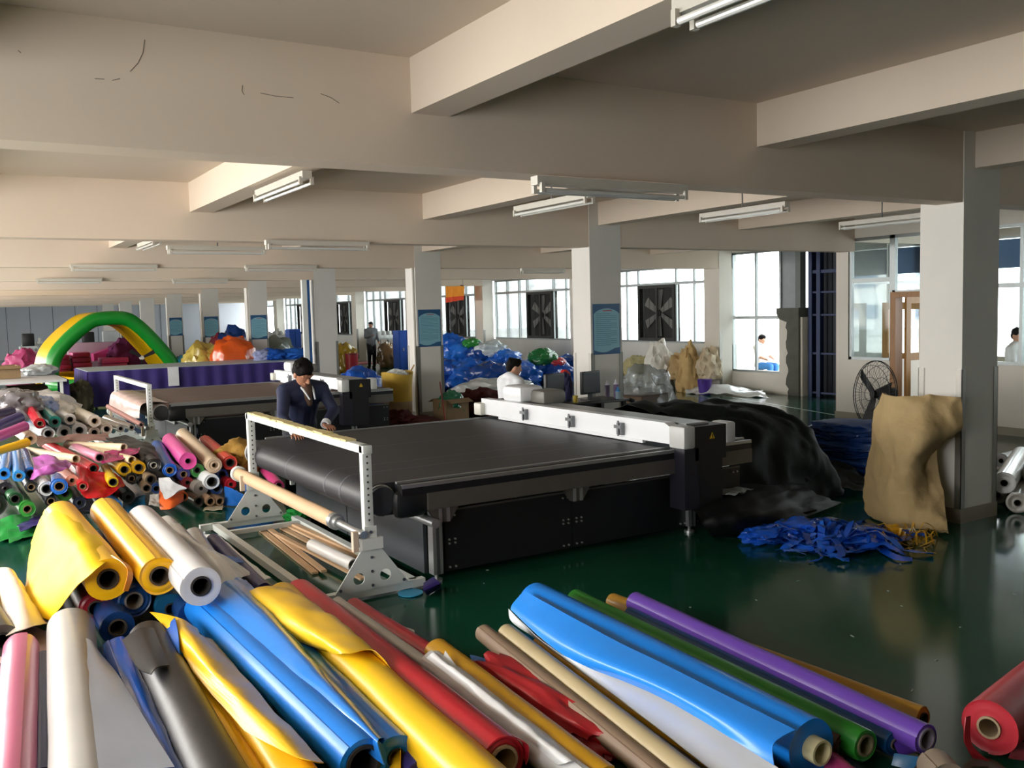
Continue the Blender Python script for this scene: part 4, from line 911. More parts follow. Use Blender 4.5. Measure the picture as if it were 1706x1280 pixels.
def poster(n, z0, z1, label):
    y = Y0+DY*n-.006; x0, x1 = 7.67+.03, 7.67+.50
    t = thing('wall_poster', label, 'poster', (x0, y, z0), 'blue notice posters on the columns')
    MB().box((x0, y-.004, z0), (x1, y, z1)).build('board', PB, t, 0)
    w = x1-x0; h = z1-z0; top = []; bot = []
    for i in range(15):
        u = i/14; top.append((x0+.03*w+.94*w*u, y-.005, z1-h*(.2-.11*sin(pi*u)**.7)+.0)); bot.append((x0+.03*w+.94*w*u, y-.005, z0+h*(.09-.055*sin(pi*min(1, u*1.25))+.04*u*u)))
    MB().prism(top+bot[::-1], (0, -.002, 0)).build('white_panel', PW, t, 0)
    m = MB(); nl = 17
    for i in range(nl):
        z = z1-h*(.2+.66*i/nl); l = .86 if i % 4 else .6
        m.box((x0+.1*w, y-.0085, z), (x0+(.1+l*.9)*w, y-.0072, z+h*.011))
    m.build('print_lines', PT, t, 0)
    MB().box((x0+.36*w, y-.0085, z1-h*.145), (x0+.7*w, y-.0072, z1-h*.125)).build('heading', PR, t, 0)
poster(1, 1.36, 2.06, 'blue notice poster on the column behind the two monitors')
poster(2, 1.36, 2.06, 'blue notice poster on the column beside the yellow sack')
poster(4, 1.36, 2.06, 'blue notice poster on the column behind the orange bag')
poster(5, 1.36, 2.06, 'smaller looking notice poster on the column above the yellow bag')
poster(6, 1.36, 2.06, 'smallest looking notice poster, on the column nearest the arch')

# ================================================================== PEOPLE
SKIN = M('#a8755a', .55, var=.06, scale=9); SKIN2 = M('#c8977c', .55, var=.05, scale=9); HAIR = M('#0d0a09', .75, var=.2, scale=40, bump=.6, bscale=120, spec=.15)
def fuse(mb, name, mat, parent, vox, smooth=6, label=None):
    o = mb.build('tmp_body', mat, None, 0, loc=(0, 0, 0))
    r = o.modifiers.new('r', 'REMESH'); r.mode = 'VOXEL'; r.voxel_size = vox; r.use_smooth_shade = True
    s = o.modifiers.new('s', 'SMOOTH'); s.factor = .5; s.iterations = smooth
    dg = bpy.context.evaluated_depsgraph_get(); me = bpy.data.meshes.new_from_object(o.evaluated_get(dg))
    bpy.data.objects.remove(o)
    off = world_loc(parent)
    for v in me.vertices: v.co -= off
    me.materials.clear(); me.materials.append(mat); me.name = name
    for p in me.polygons: p.use_smooth = True
    c = bpy.data.objects.new(name, me); COL.objects.link(c); c.parent = parent; return c
def hand(mb, w, d, n, side):
    # w wrist, d finger direction, n back-of-hand normal, side +1: thumb towards d x n
    d, n = Vector(d).normalized(), Vector(n); n = (n-d*n.dot(d)).normalized(); s = d.cross(n)*side; w = Vector(w)
    for k in (-.028, -.01, .01, .028): mb.capsule(w+d*.015+s*k*.7, w+d*.085+s*k, .016, .013, n=10)
    for k, L in ((.032, .070), (.011, .080), (-.011, .074), (-.031, .058)):
        b = w+d*.088+s*k; m1 = b+d*L*.5+n*.006+s*k*.15; e = b+d*L*.95-n*.012+s*k*.25
        mb.capsule(b, m1, .0098, .0088, n=8); mb.capsule(m1, e, .0088, .0072, n=8)
    t0 = w+d*.03+s*.03; t1 = w+d*.07+s*.062-n*.004; t2 = w+d*.105+s*.068-n*.014
    mb.capsule(t0, t1, .014, .011, n=8); mb.capsule(t1, t2, .011, .008, n=8)
def head(mb, c, f, u, s=1.0, hairmb=None, back=.0):
    # c skull centre, f facing, u up
    f = Vector(f).normalized(); u = Vector(u); u = (u-f*u.dot(f)).normalized(); r = f.cross(u); R = Matrix((r, f, u)).transposed(); c = Vector(c)
    def L(x, y, z): return c+(r*x+f*y+u*z)*s
    mb.ell(c, (.074*s, .094*s, .105*s), rot=R); mb.ell(L(0, .02, -.055), (.056*s, .07*s, .068*s), rot=R); mb.ell(L(0, .062, -.092), (.03*s, .026*s, .024*s), rot=R)
    mb.capsule(L(0, .09, .01), L(0, .112, -.03), .010*s, .014*s, n=8)
    mb.ell(L(-.013, .1, -.034), (.010*s, .012*s, .008*s), 10, 8, rot=R); mb.ell(L(.013, .1, -.034), (.010*s, .012*s, .008*s), 10, 8, rot=R)
    mb.capsule(L(-.05, .078, .025), L(-.015, .092, .022), .010*s, n=8); mb.capsule(L(.05, .078, .025), L(.015, .092, .022), .010*s, n=8)
    mb.capsule(L(-.02, .088, -.062), L(.02, .088, -.062), .0085*s, n=8)
    for k in (-1, 1): mb.ell(L(k*.078, -.005, -.015), (.010*s, .02*s, .033*s), 10, 8, rot=R)
    if hairmb is not None:
        hairmb.ell(L(0, -.014, .030), (.083*s, .098*s, .092*s), rot=R); hairmb.ell(L(0, .04, .078), (.066*s, .055*s, .04*s), rot=R)
        hairmb.ell(L(0, -.06, -.01), (.07*s, .05*s, .075*s), rot=R)
        rr = random.Random(3)
        for i in range(26):
            an = rr.uniform(0, 2*pi); z = rr.uniform(.03, .1); q = (1-(z/.13)**2)**.5
            hairmb.ell(L(.075*q*cos(an), -.01+.09*q*sin(an), z+.01), (.02*s, .02*s, .018*s), 8, 6, rot=R)
    return L
def person(name, label, J, shirt, trousers, skin=SKIN, vox=.009, hv=None, face=(0, -1, 0), up=(0, 0, 1), hands=None, bare_arm=False, shoe=M('#1c1c1e', .5), group=None, collar=None, cuffs=None, hs=1.0):
    t = thing(name, label, 'person', J['base'], group)
    J = {k: Vector(v) for k, v in J.items()}
    b = MB(); hr_ = MB()
    L = head(b, J['head'], face, up, hs, hr_)
    b.capsule(J['neck'], L(0, -.01, -.06), .055, .05)
    def torso(mb, e):
        mb.capsule(J['chest']+(J['ls']-J['chest'])*.55, J['chest']+(J['rs']-J['chest'])*.55, .105+e)
        mb.capsule(J['chest'], J['belly'], .135+e, .125+e); mb.capsule(J['belly'], J['pelvis'], .125+e, .13+e)
        lat = (J['ls']-J['rs']).normalized()
        for k in (-1, 1):
            mb.capsule(J['chest']+lat*(k*.07), J['belly']+lat*(k*.055), .11+e, .10+e); mb.capsule(J['belly']+lat*(k*.055), J['pelvis']+lat*(k*.06), .10+e, .115+e)
        mb.capsule(J['neck'], J['ls'], .055+e, .065+e); mb.capsule(J['neck'], J['rs'], .055+e, .065+e)
    def arm(mb, s, e, part=1.0):
        S_, E_, W = J[s+'s'], J[s+'e'], J[s+'w']
        mb.capsule(S_, E_, .058+e, .044+e)
        if part > .5: mb.capsule(E_, E_.lerp(W, .93 if e else 1), .044+e, .03+e)
    def legs(mb, e, part=1.0):
        for s in 'lr':
            H, K, A = J[s+'h'], J[s+'k'], J[s+'a']
            mb.capsule(H, K, .085+e, .058+e)
            if part > .5: mb.capsule(K, K.lerp(A, .97 if e else 1), .058+e, .04+e)
    torso(b, 0); legs(b, 0)
    for s in 'lr':
        arm(b, s, 0)
        hd = (hands or {}).get(s)
        if hd: hand(b, J[s+'w'], *hd)
        else: d = (J[s+'w']-J[s+'e']).normalized(); hand(b, J[s+'w'], d, d.cross(Vector((1, .2, 0))), 1 if s == 'l' else -1)
    fuse(b, 'body', skin, t, hv or vox, 4)
    h = MB(); torso(h, .02)
    for s in 'lr': arm(h, s, .017, .3 if bare_arm else 1)
    sh = fuse(h, 'jacket' if collar else 'shirt', shirt, t, vox*1.2, 5)
    g = MB(); legs(g, .02); g.capsule(J['pelvis']+Vector((-.06, 0, 0)), J['pelvis']+Vector((.06, 0, 0)), .135); fuse(g, 'trousers', trousers, t, vox*1.4, 4)
    fuse(hr_, 'hair', HAIR, t, vox, 2)
    for s in 'lr':
        a = J[s+'a']; k = J[s+'k']; d = Vector(face); d.z = 0; d.normalize(); MB().capsule(Vector((a.x, a.y, .045))-d*.05, Vector((a.x, a.y, .04))+d*.15, .045, .038).build('shoe', shoe, t, 60)
    if collar:
        nk = J['neck']; m = MB(); F = Vector(face); F.z = 0; F.normalize(); lat = (J['ls']-J['rs']).normalized()
        for k in (-1, 1): m.capsule(nk+lat*(k*.08)+Vector((0, 0, .05))-F*.02, nk+lat*(k*.055)+F*.10-Vector((0, 0, .05)), .016, .012, n=10).capsule(nk+lat*(k*.055)+F*.10-Vector((0, 0, .05)), nk+lat*(k*.03)+F*.16-Vector((0, 0, .15)), .012, .008, n=10)
        m.build('shirt_collar', collar, t, 60)
        MB().capsule(nk+F*.07-Vector((0, 0, .03)), nk+F*.115-Vector((0, 0, .20)), .062, .03, n=14).build('undershirt', M('#4a3527', .8), t, 60)
        for s in 'lr':
            E_, W = J[s+'e'], J[s+'w']; MB().tube(E_.lerp(W, .84), E_.lerp(W, 1.02), .05, .047, n=18, caps=True).build('cuff', collar, t, 50)
    return t
# worker leaning over the black belt
navy = M('#1b2342', .75, var=.15, scale=7, bump=.3, bscale=30)
person('person', 'person in a navy jacket with white cuffs bending over the black belt', dict(base=(3.3, 9.72, 0), head=(3.225, 9.40, 1.41), neck=(3.25, 9.52, 1.28), chest=(3.26, 9.58, 1.12), belly=(3.27, 9.68, .92), pelvis=(3.28, 9.74, .84), ls=(3.47, 9.54, 1.22), rs=(3.05, 9.50, 1.22), le=(3.56, 9.42, .99), lw=(3.37, 9.20, .87), re=(2.95, 9.28, .97), rw=(2.99, 9.00, .835), lh=(3.37, 9.74, .80), lk=(3.38, 9.72, .45), la=(3.40, 9.78, .07), rh=(3.19, 9.74, .80), rk=(3.18, 9.72, .45), ra=(3.16, 9.78, .07)),
       navy, M('#20222b', .8), vox=.009, hv=.0055, face=(.28, -.75, -.62), up=(0, -.6, .8), hands=dict(l=((.10, -.9, -.22), (0, -.2, 1), -1), r=((-.05, -.9, -.2), (0, -.2, 1), 1)), collar=M('#dfe3e8', .7), hs=1.16)
# seated worker behind the cutting head
SX, SY = 6.45, 10.55
person('person', 'seated person in a white shirt at the computer desk, seen behind the cutting head', dict(base=(SX, SY, 0), head=(SX+.08, SY, 1.25), neck=(SX, SY, 1.12), chest=(SX, SY, .98), belly=(SX, SY, .75), pelvis=(SX, SY, .55), ls=(SX+.02, SY+.2, 1.05), rs=(SX+.02, SY-.2, 1.05), le=(SX+.12, SY+.26, .82), lw=(SX+.34, SY+.2, .82), re=(SX+.12, SY-.22, .82), rw=(SX+.34, SY-.16, .82), lh=(SX+.05, SY+.1, .52), lk=(SX+.42, SY+.12, .50), la=(SX+.40, SY+.12, .07), rh=(SX+.05, SY-.1, .52), rk=(SX+.42, SY-.12, .5), ra=(SX+.40, SY-.12, .07)),
       M('#e3e6ea', .75), M('#2a2d36', .8), skin=SKIN2, vox=.011, face=(.95, -.25, -.18))
st = thing('stool', 'low stool under the seated person at the desk', 'stool', (SX, SY, 0)); MB().tube((SX, SY, .36), (SX, SY, .41), .17, n=24).build('seat', BLACK_P, st)
for k in range(4): MB().tube((SX+.1*cos(k*pi/2+.7), SY+.1*sin(k*pi/2+.7), .36), (SX+.16*cos(k*pi/2+.7), SY+.16*sin(k*pi/2+.7), 0), .014, n=8).build('leg', STEEL, st)
# standing figure far down the aisle
b3 = at(620, 613); b3.z = 0; X3, Y3 = b3.x, b3.y
person('person', 'standing person in a grey top far down the aisle beside the steel frame', dict(base=(X3, Y3, 0), head=(X3, Y3-.02, 1.60), neck=(X3, Y3, 1.46), chest=(X3, Y3, 1.30), belly=(X3, Y3, 1.08), pelvis=(X3, Y3, .92), ls=(X3+.19, Y3, 1.40), rs=(X3-.19, Y3, 1.40), le=(X3+.24, Y3-.05, 1.13), lw=(X3+.2, Y3-.25, .98), re=(X3-.24, Y3-.06, 1.15), rw=(X3-.1, Y3-.26, 1.2), lh=(X3+.09, Y3, .88), lk=(X3+.1, Y3-.03, .48), la=(X3+.1, Y3+.02, .07), rh=(X3-.09, Y3, .88), rk=(X3-.1, Y3-.03, .48), ra=(X3-.1, Y3+.02, .07)),
       M('#6f7478', .8), M('#1d1f24', .8), vox=.016, face=(-.7, -.7, -.1))
# bare backed figure sitting outside the tall window
o4 = atX(1268, 588, 17.6); X4, Y4 = 17.6, o4.y; z4 = .42
person('person', 'person in blue shorts sitting outside the tall window', dict(base=(X4, Y4, 0), head=(X4, Y4-.03, 1.12), neck=(X4, Y4, 1.0), chest=(X4, Y4, .86), belly=(X4, Y4, .66), pelvis=(X4, Y4, .48), ls=(X4-.17, Y4, .93), rs=(X4+.17, Y4, .93), le=(X4-.2, Y4-.1, .7), lw=(X4-.12, Y4-.32, .62), re=(X4+.2, Y4-.1, .7), rw=(X4+.12, Y4-.32, .62), lh=(X4-.09, Y4, .46), lk=(X4-.1, Y4-.4, .46), la=(X4-.1, Y4-.38, .07), rh=(X4+.09, Y4, .46), rk=(X4+.1, Y4-.4, .46), ra=(X4+.1, Y4-.38, .07)),
       M('#e9dcd2', .8), M('#3f7fc0', .8), skin=SKIN2, vox=.014, face=(0, -1, -.3), bare_arm=True)
sb = thing('bench', 'low bench outside the tall window', 'bench', (X4, Y4, 0)); MB().box((X4-.3, Y4-.15, .28), (X4+.3, Y4+.25, .33)).build('seat', KRAFT_D, sb, 0)
for sx in (-1, 1): MB().box((X4+sx*.25-.03, Y4-.1, -.02), (X4+sx*.25+.03, Y4+.2, .28)).build('leg', KRAFT_D, sb, 0)
# office worker seen through the partition glass
o5 = atX(1696, 556, 14.2); X5, Y5 = 14.2, o5.y
person('person', 'person in a white shirt behind the office window glass', dict(base=(X5, Y5, 0), head=(X5, Y5, 1.42), neck=(X5, Y5+.02, 1.28), chest=(X5, Y5+.02, 1.1), belly=(X5, Y5, .86), pelvis=(X5, Y5, .62), ls=(X5-.19, Y5, 1.2), rs=(X5+.19, Y5, 1.2), le=(X5-.23, Y5-.06, .95), lw=(X5-.15, Y5-.28, .86), re=(X5+.23, Y5-.06, .95), rw=(X5+.15, Y5-.28, .86), lh=(X5-.09, Y5, .6), lk=(X5-.1, Y5-.42, .58), la=(X5-.1, Y5-.4, .07), rh=(X5+.09, Y5, .6), rk=(X5+.1, Y5-.42, .58), ra=(X5+.1, Y5-.4, .07)),
       M('#e6e8ec', .8), M('#2a2d36', .8), skin=SKIN2, vox=.014, face=(-.3, -1, -.2))
so = thing('office_stool', 'high stool under the person behind the office glass', 'stool', (X5, Y5, 0)); MB().tube((X5, Y5, .44), (X5, Y5, .49), .18, n=20).build('seat', BLACK_P, so); MB().tube((X5, Y5, .02), (X5, Y5, .44), .03, n=12).build('post', STEEL, so); MB().tube((X5, Y5, 0), (X5, Y5, .02), .2, n=20).build('base', STEEL, so)

# ================================================================== CLUTTER
# computer desk between the black machine and the column
dk = thing('computer_desk', 'black computer desk with two monitors in front of the poster column', 'desk', (7.0, 9.95, 0))
MB().box((6.55, 9.62, .77), (7.75, 10.22, .80), bev=.008).build('desk_top', M('#2c2a28', .45), dk)
for x in (6.62, 7.68):
    for y in (9.68, 10.16): MB().box((x-.025, y-.025, 0), (x+.025, y+.025, .77)).build('leg', BLACK_P, dk, 0)
MB().box((6.6, 10.18, .3), (7.7, 10.2, .77)).build('modesty_panel', BLACK_P, dk, 0)
MB().path([(7.74, 9.64, .79), (7.80, 9.62, .76), (7.82, 9.62, .68), (7.82, 9.62, .5)], .03, n=10).build('edge_roll', BLACK_P, dk)
SCREEN = M('#34383c', .25, var=.05)
def monitor(label, p, rz):
    t = thing('monitor', label, 'monitor', p, 'monitors on the computer desk'); R_ = Matrix.Rotation(rz, 3, 'Z'); p = Vector(p)
    def b(a, c, nm, m, par=t, bev=0):
        k = MB(); k.box(a, c, bev=bev); k.v = [p+R_ @ v for v in k.v]; return k.build(nm, m, par, 35 if bev else 0)
    b((-.18, -.015, .08), (.18, .03, .38), 'bezel', BLACK_P, bev=.01); b((-.16, -.018, .105), (.16, -.0145, .36), 'screen', SCREEN)
    b((-.03, .0, .01), (.03, .03, .1), 'neck', BLACK_P); b((-.1, -.07, 0), (.1, .1, .012), 'base', BLACK_P); b((-.1, .03, .14), (.1, .07, .34), 'back_cover', BLACK_P)
    return t
monitor('black monitor nearer the seated person', (6.72, 9.88, .80), .25)
monitor('black monitor in front of the poster column', (7.28, 9.86, .80), .2)
def cup(label, p, r, h, m, lidm=None, name='cup', cat='cup'):
    t = thing(name, label, cat, p); p = Vector(p); k = MB(); n = 16; vs = []; prof = [(0, 0), (r*.85, 0), (r, h), (r*.9, h), (r*.76, .008), (0, .008)]
    for rr, z in prof[1:5]:
        for i in range(n): vs.append(p+Vector((rr*cos(2*pi*i/n), rr*sin(2*pi*i/n), z)))
    fs = [(j*n+i, j*n+(i+1) % n, (j+1)*n+(i+1) % n, (j+1)*n+i) for j in range(3) for i in range(n)]+[tuple(range(n-1, -1, -1)), tuple(3*n+i for i in range(n))]
    k.add(vs, fs); k.build('body', m, t)
    if lidm: MB().tube(p+Vector((0, 0, h)), p+Vector((0, 0, h+.03)), r*.9, r*.5, n=14).tube(p+Vector((0, 0, h+.03)), p+Vector((0, 0, h+.06)), r*.4, n=12).build('cap', lidm, t)
cup('small yellow paper cup on the desk between the monitors', (6.93, 9.72, .80), .035, .09, paint('#b5a03a'))
cup('bottle with blue cap at the desk corner', (7.62, 9.72, .80), .035, .1, M('#8fa6b4', .3), paint('#3a8bd0'), 'bottle', 'bottle')
cup('clear purple tinted bottle standing past the desk corner', (7.70, 9.86, .80), .038, .18, M('#8d7aa0', .2, trans=.4), M('#d7d4dd', .4), 'bottle', 'bottle')
cup('second clear purple tinted bottle behind the first', (7.70, 10.05, .80), .036, .16, M('#8a7c9a', .2, trans=.4), M('#d7d4dd', .4), 'bottle', 'bottle')
tag(MB().box((6.42, 9.66, .80), (6.62, 9.95, .86), bev=.01).build('folder', paint('#0e6a5a'), None, 35), 'teal folder lying at the end of the computer desk', 'folder')
lump('jacket_bundle', 'dark blue and white jacket hung over between the monitors', 'jacket', (7.02, 10.06, .80), (.08, .1, .2), M('#2b2d55', .8), seed=3, amp=.3)
lump('red_cloth', 'red cloth ball beside the second monitor', 'cloth', (7.05, 10.12, 1.06), (.07, .07, .08), M('#c22a2a', .6), seed=5, amp=.25)
# cartons
CARD = M('#8f7655', .75, var=.12, scale=4, bump=.1, bscale=30); CARD_D = M('#5b4632', .75, var=.12, scale=4)
def carton(label, c, sx, sy, h, rz, m=CARD, flaps=True):
    c = Vector(c); t = thing('carton', label, 'box', c); R_ = Matrix.Rotation(rz, 3, 'Z')
    def b(a, q, nm, rot=None):
        k = MB(); k.box(a, q)
        k.v = [c+R_ @ v for v in k.v]; return k.build(nm, m, t, 0)
    b((-sx, -sy, 0), (sx, sy, .01), 'bottom')
    for nm, a, q in (('wall', (-sx, -sy, 0), (sx, -sy+.008, h)), ('wall', (-sx, sy-.008, 0), (sx, sy, h)), ('wall', (-sx, -sy, 0), (-sx+.008, sy, h)), ('wall', (sx-.008, -sy, 0), (sx, sy, h))): b(a, q, nm)
    if flaps:
        for s in (-1, 1):
            k = MB(); k.add([c+R_ @ Vector(v) for v in ((-sx, s*sy, h), (sx, s*sy, h), (sx, s*(sy+.14), h-.06), (-sx, s*(sy+.14), h-.06))], [(0, 1, 2, 3)]); k.add([v+Vector((0, 0, .006)) for v in k.v[:4]], [(3, 2, 1, 0)]); k.build('flap', m, t, 0)
    else: b((-sx, -sy, h-.01), (sx, sy, h), 'lid')
    return t
bx1 = at(752, 702); carton('open carton holding green offcuts beside the poster column', (bx1.x, bx1.y, 0), .26, .2, .42, .2)
lump('offcut_bundle', 'green and white offcuts sticking out of the open carton', 'offcut', (bx1.x, bx1.y, .3), (.22, .18, .22), film('#2f7a5a'), seed=8, amp=.5, freq=2.5, floor=False)
b2_ = Vector((9.5, 11.6, 0)); carton('brown carton under a clear plastic bag behind the gantry', b2_, .38, .32, .62, .3, CARD_D, False)
CLEAR = M('#cfd6d8', .15, var=.02, trans=.55, alpha=.55, bump=.3, bscale=10)
lump('plastic_bag', 'clear plastic bag slumped over the brown carton', 'bag', (9.75, 11.75, .0), (.5, .4, .58), CLEAR, seed=12, amp=.35, freq=1.8)
# sacks, brooms and scraps around the poster column
YS = M('#c9a63c', .75, var=.1, scale=8, bump=.5, bscale=60); TANS = M('#a88f68', .8, var=.12, scale=8, bump=.6, bscale=60)
ys = atY(664, 700, 15.4); ys.z = 0
t = thing('woven_sack', 'tall open yellow woven sack standing beside the poster column', 'sack', ys)
k = MB(); n = 24; vs = []; prof = [(.20, 0), (.25, .06), (.265, .25), (.262, .42), (.27, .7), (.29, .93), (.275, .93), (.25, .7), (.24, .3), (.1, .25)]
for j, (rr, z) in enumerate(prof):
    for i in range(n):
        th = 2*pi*i/n; q = rr*(1+.08*noise.noise(Vector((cos(th)*1.6, sin(th)*1.6, z*4)))); vs.append(ys+Vector((q*cos(th), q*sin(th), z+(.03*sin(2*th+1) if .9 < z else 0))))
fs = [(j*n+i, j*n+(i+1) % n, (j+1)*n+(i+1) % n, (j+1)*n+i) for j in range(len(prof)-1) for i in range(n)]+[tuple(range(n-1, -1, -1)), tuple((len(prof)-1)*n+i for i in range(n))]
k.add(vs, fs, 0); k.m = [1 if f[0]//n < 3 else 0 for f in fs]; k.build('sack_body', [YS, TANS], t, 60)
lump('liner', None, None, ys+Vector((0, 0, .85)), (.2, .2, .13), film('#d5dad8'), parent=t, seed=3, amp=.4, floor=False)
def broom(label, top, foot, m, hm):
    t = thing('broom', label, 'broom', foot); MB().tube(foot, top, .013, n=10).build('handle', m, t)
    hb = lump_mb(Vector(foot)+Vector((0, 0, 0)), (.13, .08, .07), seed=3, amp=.3); hb.build('broom_head', hm, t, 60)
f_ = at(636, 706); f_.z = .0; broom('long wooden handled broom leaning over the yellow sack', atY(690, 608, f_.y-.12), f_, M('#a8854a', .5), M('#7c1f26', .8))
f_ = at(744, 716); f_.z = .0; broom('red handled broom leaning on the poster column', atY(733, 637, 15.45), f_, paint('#8e2a2a'), M('#6b2c22', .9))
for i, (x, y, s, c, lab) in enumerate(((610, 712, (.4, .35, .2), '#5a1d20', 'maroon cloth heap at the end of the brown belt machine'), (655, 715, (.4, .3, .16), '#4a1a1c', 'dark maroon cloth heap at the foot of the yellow sack'), (700, 712, (.3, .25, .1), '#4d2a24', 'brown cloth scraps at the foot of the poster column'), (795, 688, (.5, .4, .25), '#52251f', 'brown cloth heap behind the open carton'), (838, 690, (.5, .4, .22), '#43201c', 'dark brown cloth bundle beside the cutting head'), (632, 690, (.25, .3, .18), '#22406e', 'dark blue cloth bundle behind the maroon heap'))):
    p = at(x, y); p.z = 0; lump('cloth_heap', lab, 'cloth', p, s, cloth(c), seed=20+i, amp=.55, freq=2.4)
p = at(822, 664); p.z = 0; lump('film_heap', 'white crumpled film lying before the blue bundles', 'film', p, (.9, .6, .25), film('#cfd2d0'), seed=31, amp=.4)
p = at(600, 672); p.z = 0; lump('blue_bundle', 'folded blue tarpaulin behind the second machine gantry', 'bundle', (p.x, p.y, 0), (.5, .4, .45), film('#1d55b4'), seed=33, amp=.35)
# heap of blue tarpaulin bundles
TB = 'blue tarpaulin bundles heaped by the windows'
TBL = ['dark blue tarpaulin bundle at the foot of the heap against the poster column', 'blue tarpaulin bundle on the floor, second from the poster column', 'navy tarpaulin bundle on the floor in front of the white film', 'blue tarpaulin bundle on the floor just behind the seated person', 'light blue bundle on the second tier beside the small green bundle', 'blue bundle at the very top of the heap against the poster column', 'navy bundle on the second tier under the white film', 'light blue bundle on the second tier above the seated person', 'blue bundle on the floor behind the monitor nearer the seated person', 'dark blue bundle on the floor behind the red cloth ball', 'light blue bundle under the long green bundle', 'blue bundle under the small red bundle']
bc = ['#1a4fae', '#2163c8', '#184592', '#2a74d8']
for i, (x, y, zb, sx, sz, c) in enumerate(((752, 648, 0, .55, .4, 0), (785, 648, 0, .6, .42, 1), (820, 650, 0, .65, .38, 2), (860, 645, 0, .6, .36, 1), (768, 640, .5, .5, .38, 3), (752, 640, .75, .4, .35, 1), (805, 640, .45, .5, .35, 2), (840, 640, .4, .5, .3, 3), (898, 640, 0, .5, .34, 1), (930, 640, 0, .45, .32, 0), (905, 632, .25, .45, .26, 3), (945, 632, .25, .35, .24, 1))):
    p = at(x, y); lump('tarpaulin_bundle', TBL[i], 'bundle', (p.x, p.y, zb), (sx, sx*.9, sz), film(bc[c]), group=TB, seed=40+i, amp=.42, freq=2.2, sub=4)
for i, (x, y, z, s, c, lab) in enumerate(((767, 604, .9, .22, '#2c8a3c', 'small green bundle on top of the blue heap'), (783, 590, 1.0, .25, '#38963f', 'green bundle set in the crest of the blue heap'), (900, 604, .52, .4, '#23713a', 'long green bundle lying above the blue bundles behind the monitors'), (925, 604, .5, .2, '#c43c46', 'small red bundle beside the long green one'), (770, 622, .45, .25, '#2f7f3a', 'green bundle low in the front of the blue heap'), (815, 596, .75, .4, '#c9d3d6', 'white film lying over the blue heap'))):
    p = at(x, 640); p = Vector((p.x, p.y-.15, z)); lump('bundle', lab, 'bundle', p, (s, s*.8, s*.6), film(c), seed=60+i, amp=.4)
# sacks below the first exhaust fan
for i, (x, zb, s, c, lab, tl) in enumerate(((1098, 0, (.32, .34, .62), '#d9d6cd', 'tall white woven sack leaning under the wall fan', .1), (1125, .25, (.32, .3, .36), '#b3986a', 'tan sack slumped behind the white sack', 0), (1150, 0, (.34, .34, .6), '#bfa06a', 'upright tan sack with pointed top beside the purple bucket', .5), (1062, .2, (.3, .34, .3), '#b3aa7e', 'olive beige sack on the low bundle', 0), (1050, 0, (.4, .4, .2), '#a39274', 'low brown bundle at the foot of the column side sacks', 0), (1080, 0, (.3, .3, .3), '#77603f', 'dark tan bundle behind the white sack', 0), (1168, .3, (.3, .3, .4), '#c8b79a', 'pale tan sack behind the pointed one', .3))):
    p = atX(x, 640, 14.95); p = Vector((14.95 if i not in (1, 5, 6) else 15.2, p.y, zb)); lump('sack', lab, 'sack', p, s, M(c, .75, var=.12, scale=7, bump=.4, bscale=50), seed=70+i, amp=.5, freq=2.3, taper=tl)
p = atX(1174, 640, 14.7); bk = thing('bucket', 'purple plastic bucket beside the tan sacks', 'bucket', (p.x, p.y, 0))
k = MB(); n = 20; vs = []
for rr, z in ((.13, 0), (.165, .34), (.175, .34), (.155, .33), (.12, .02)):
    for i in range(n): vs.append(Vector((p.x+rr*cos(2*pi*i/n), p.y+rr*sin(2*pi*i/n), z)))
k.add(vs, [(j*n+i, j*n+(i+1) % n, (j+1)*n+(i+1) % n, (j+1)*n+i) for j in range(4) for i in range(n)]+[tuple(range(n-1, -1, -1)), tuple(4*n+i for i in range(n))]); k.build('pail', paint('#4a2b8e', .3), bk)
MB().path([(p.x+.17*cos(a), p.y+.17*sin(a)*.3-.1, .33-.12*sin(a)) for a in [i*pi/10 for i in range(11)]], .006, n=6).build('bail_handle', STEEL, bk)
sheet('plastic_sheet', [[(15.1, 16.5, .03), (15.2, 15.6, .14), (15.5, 14.6, .04)], [(14.8, 16.3, .04), (14.9, 15.3, .18), (15.2, 14.3, .05)], [(14.5, 16.0, .01), (14.6, 15.0, .06), (15.0, 13.9, .01)]], film('#d6dad8'), label='crumpled white plastic sheet on the floor by the tall window', amp=.09, freq=3, seed=4)
sheet('plastic_sheet', [[at(1062, 642, .02), at(1100, 640, .08)], [at(1065, 652, .01), at(1112, 655, .02)]], film('#cdd2d0'), label='small white plastic sheet at the foot of the sacks', amp=.04, freq=4)
hc = thing('hanging_cloth', 'orange and yellow cloth hanging at the window row', 'cloth', atX(755, 475, 14.6))
a_, b_ = atX(741, 475, 14.6), atX(771, 477, 14.6); c_, d_ = atX(741, 505, 14.6), atX(770, 500, 14.6)
def wav(p, q, n=7): return [p.lerp(q, i/(n-1))+Vector((.06*(-1)**i, 0, 0)) for i in range(n)]
m1, m2 = a_.lerp(c_, .7), b_.lerp(d_, .7)
sheet('upper_cloth', [wav(a_, b_), wav(a_.lerp(m1, .5), b_.lerp(m2, .5)), wav(m1, m2)], M('#f09a1c', .7), hc, minz=-9, amp=.01)
sheet('lower_fringe', [wav(m1, m2), wav(c_, d_)], M('#e2471a', .7), hc, minz=-9, amp=.02)
MB().tube(a_+Vector((0, .05, .02)), b_+Vector((0, -.05, .02)), .02, n=8).build('hanging_rod', STEEL, hc)
for e in (a_, b_): MB().tube(e+Vector((0, 0, .02)), Vector((e.x, e.y, ZC)), .008, n=6).build('hanger', STEEL, hc)

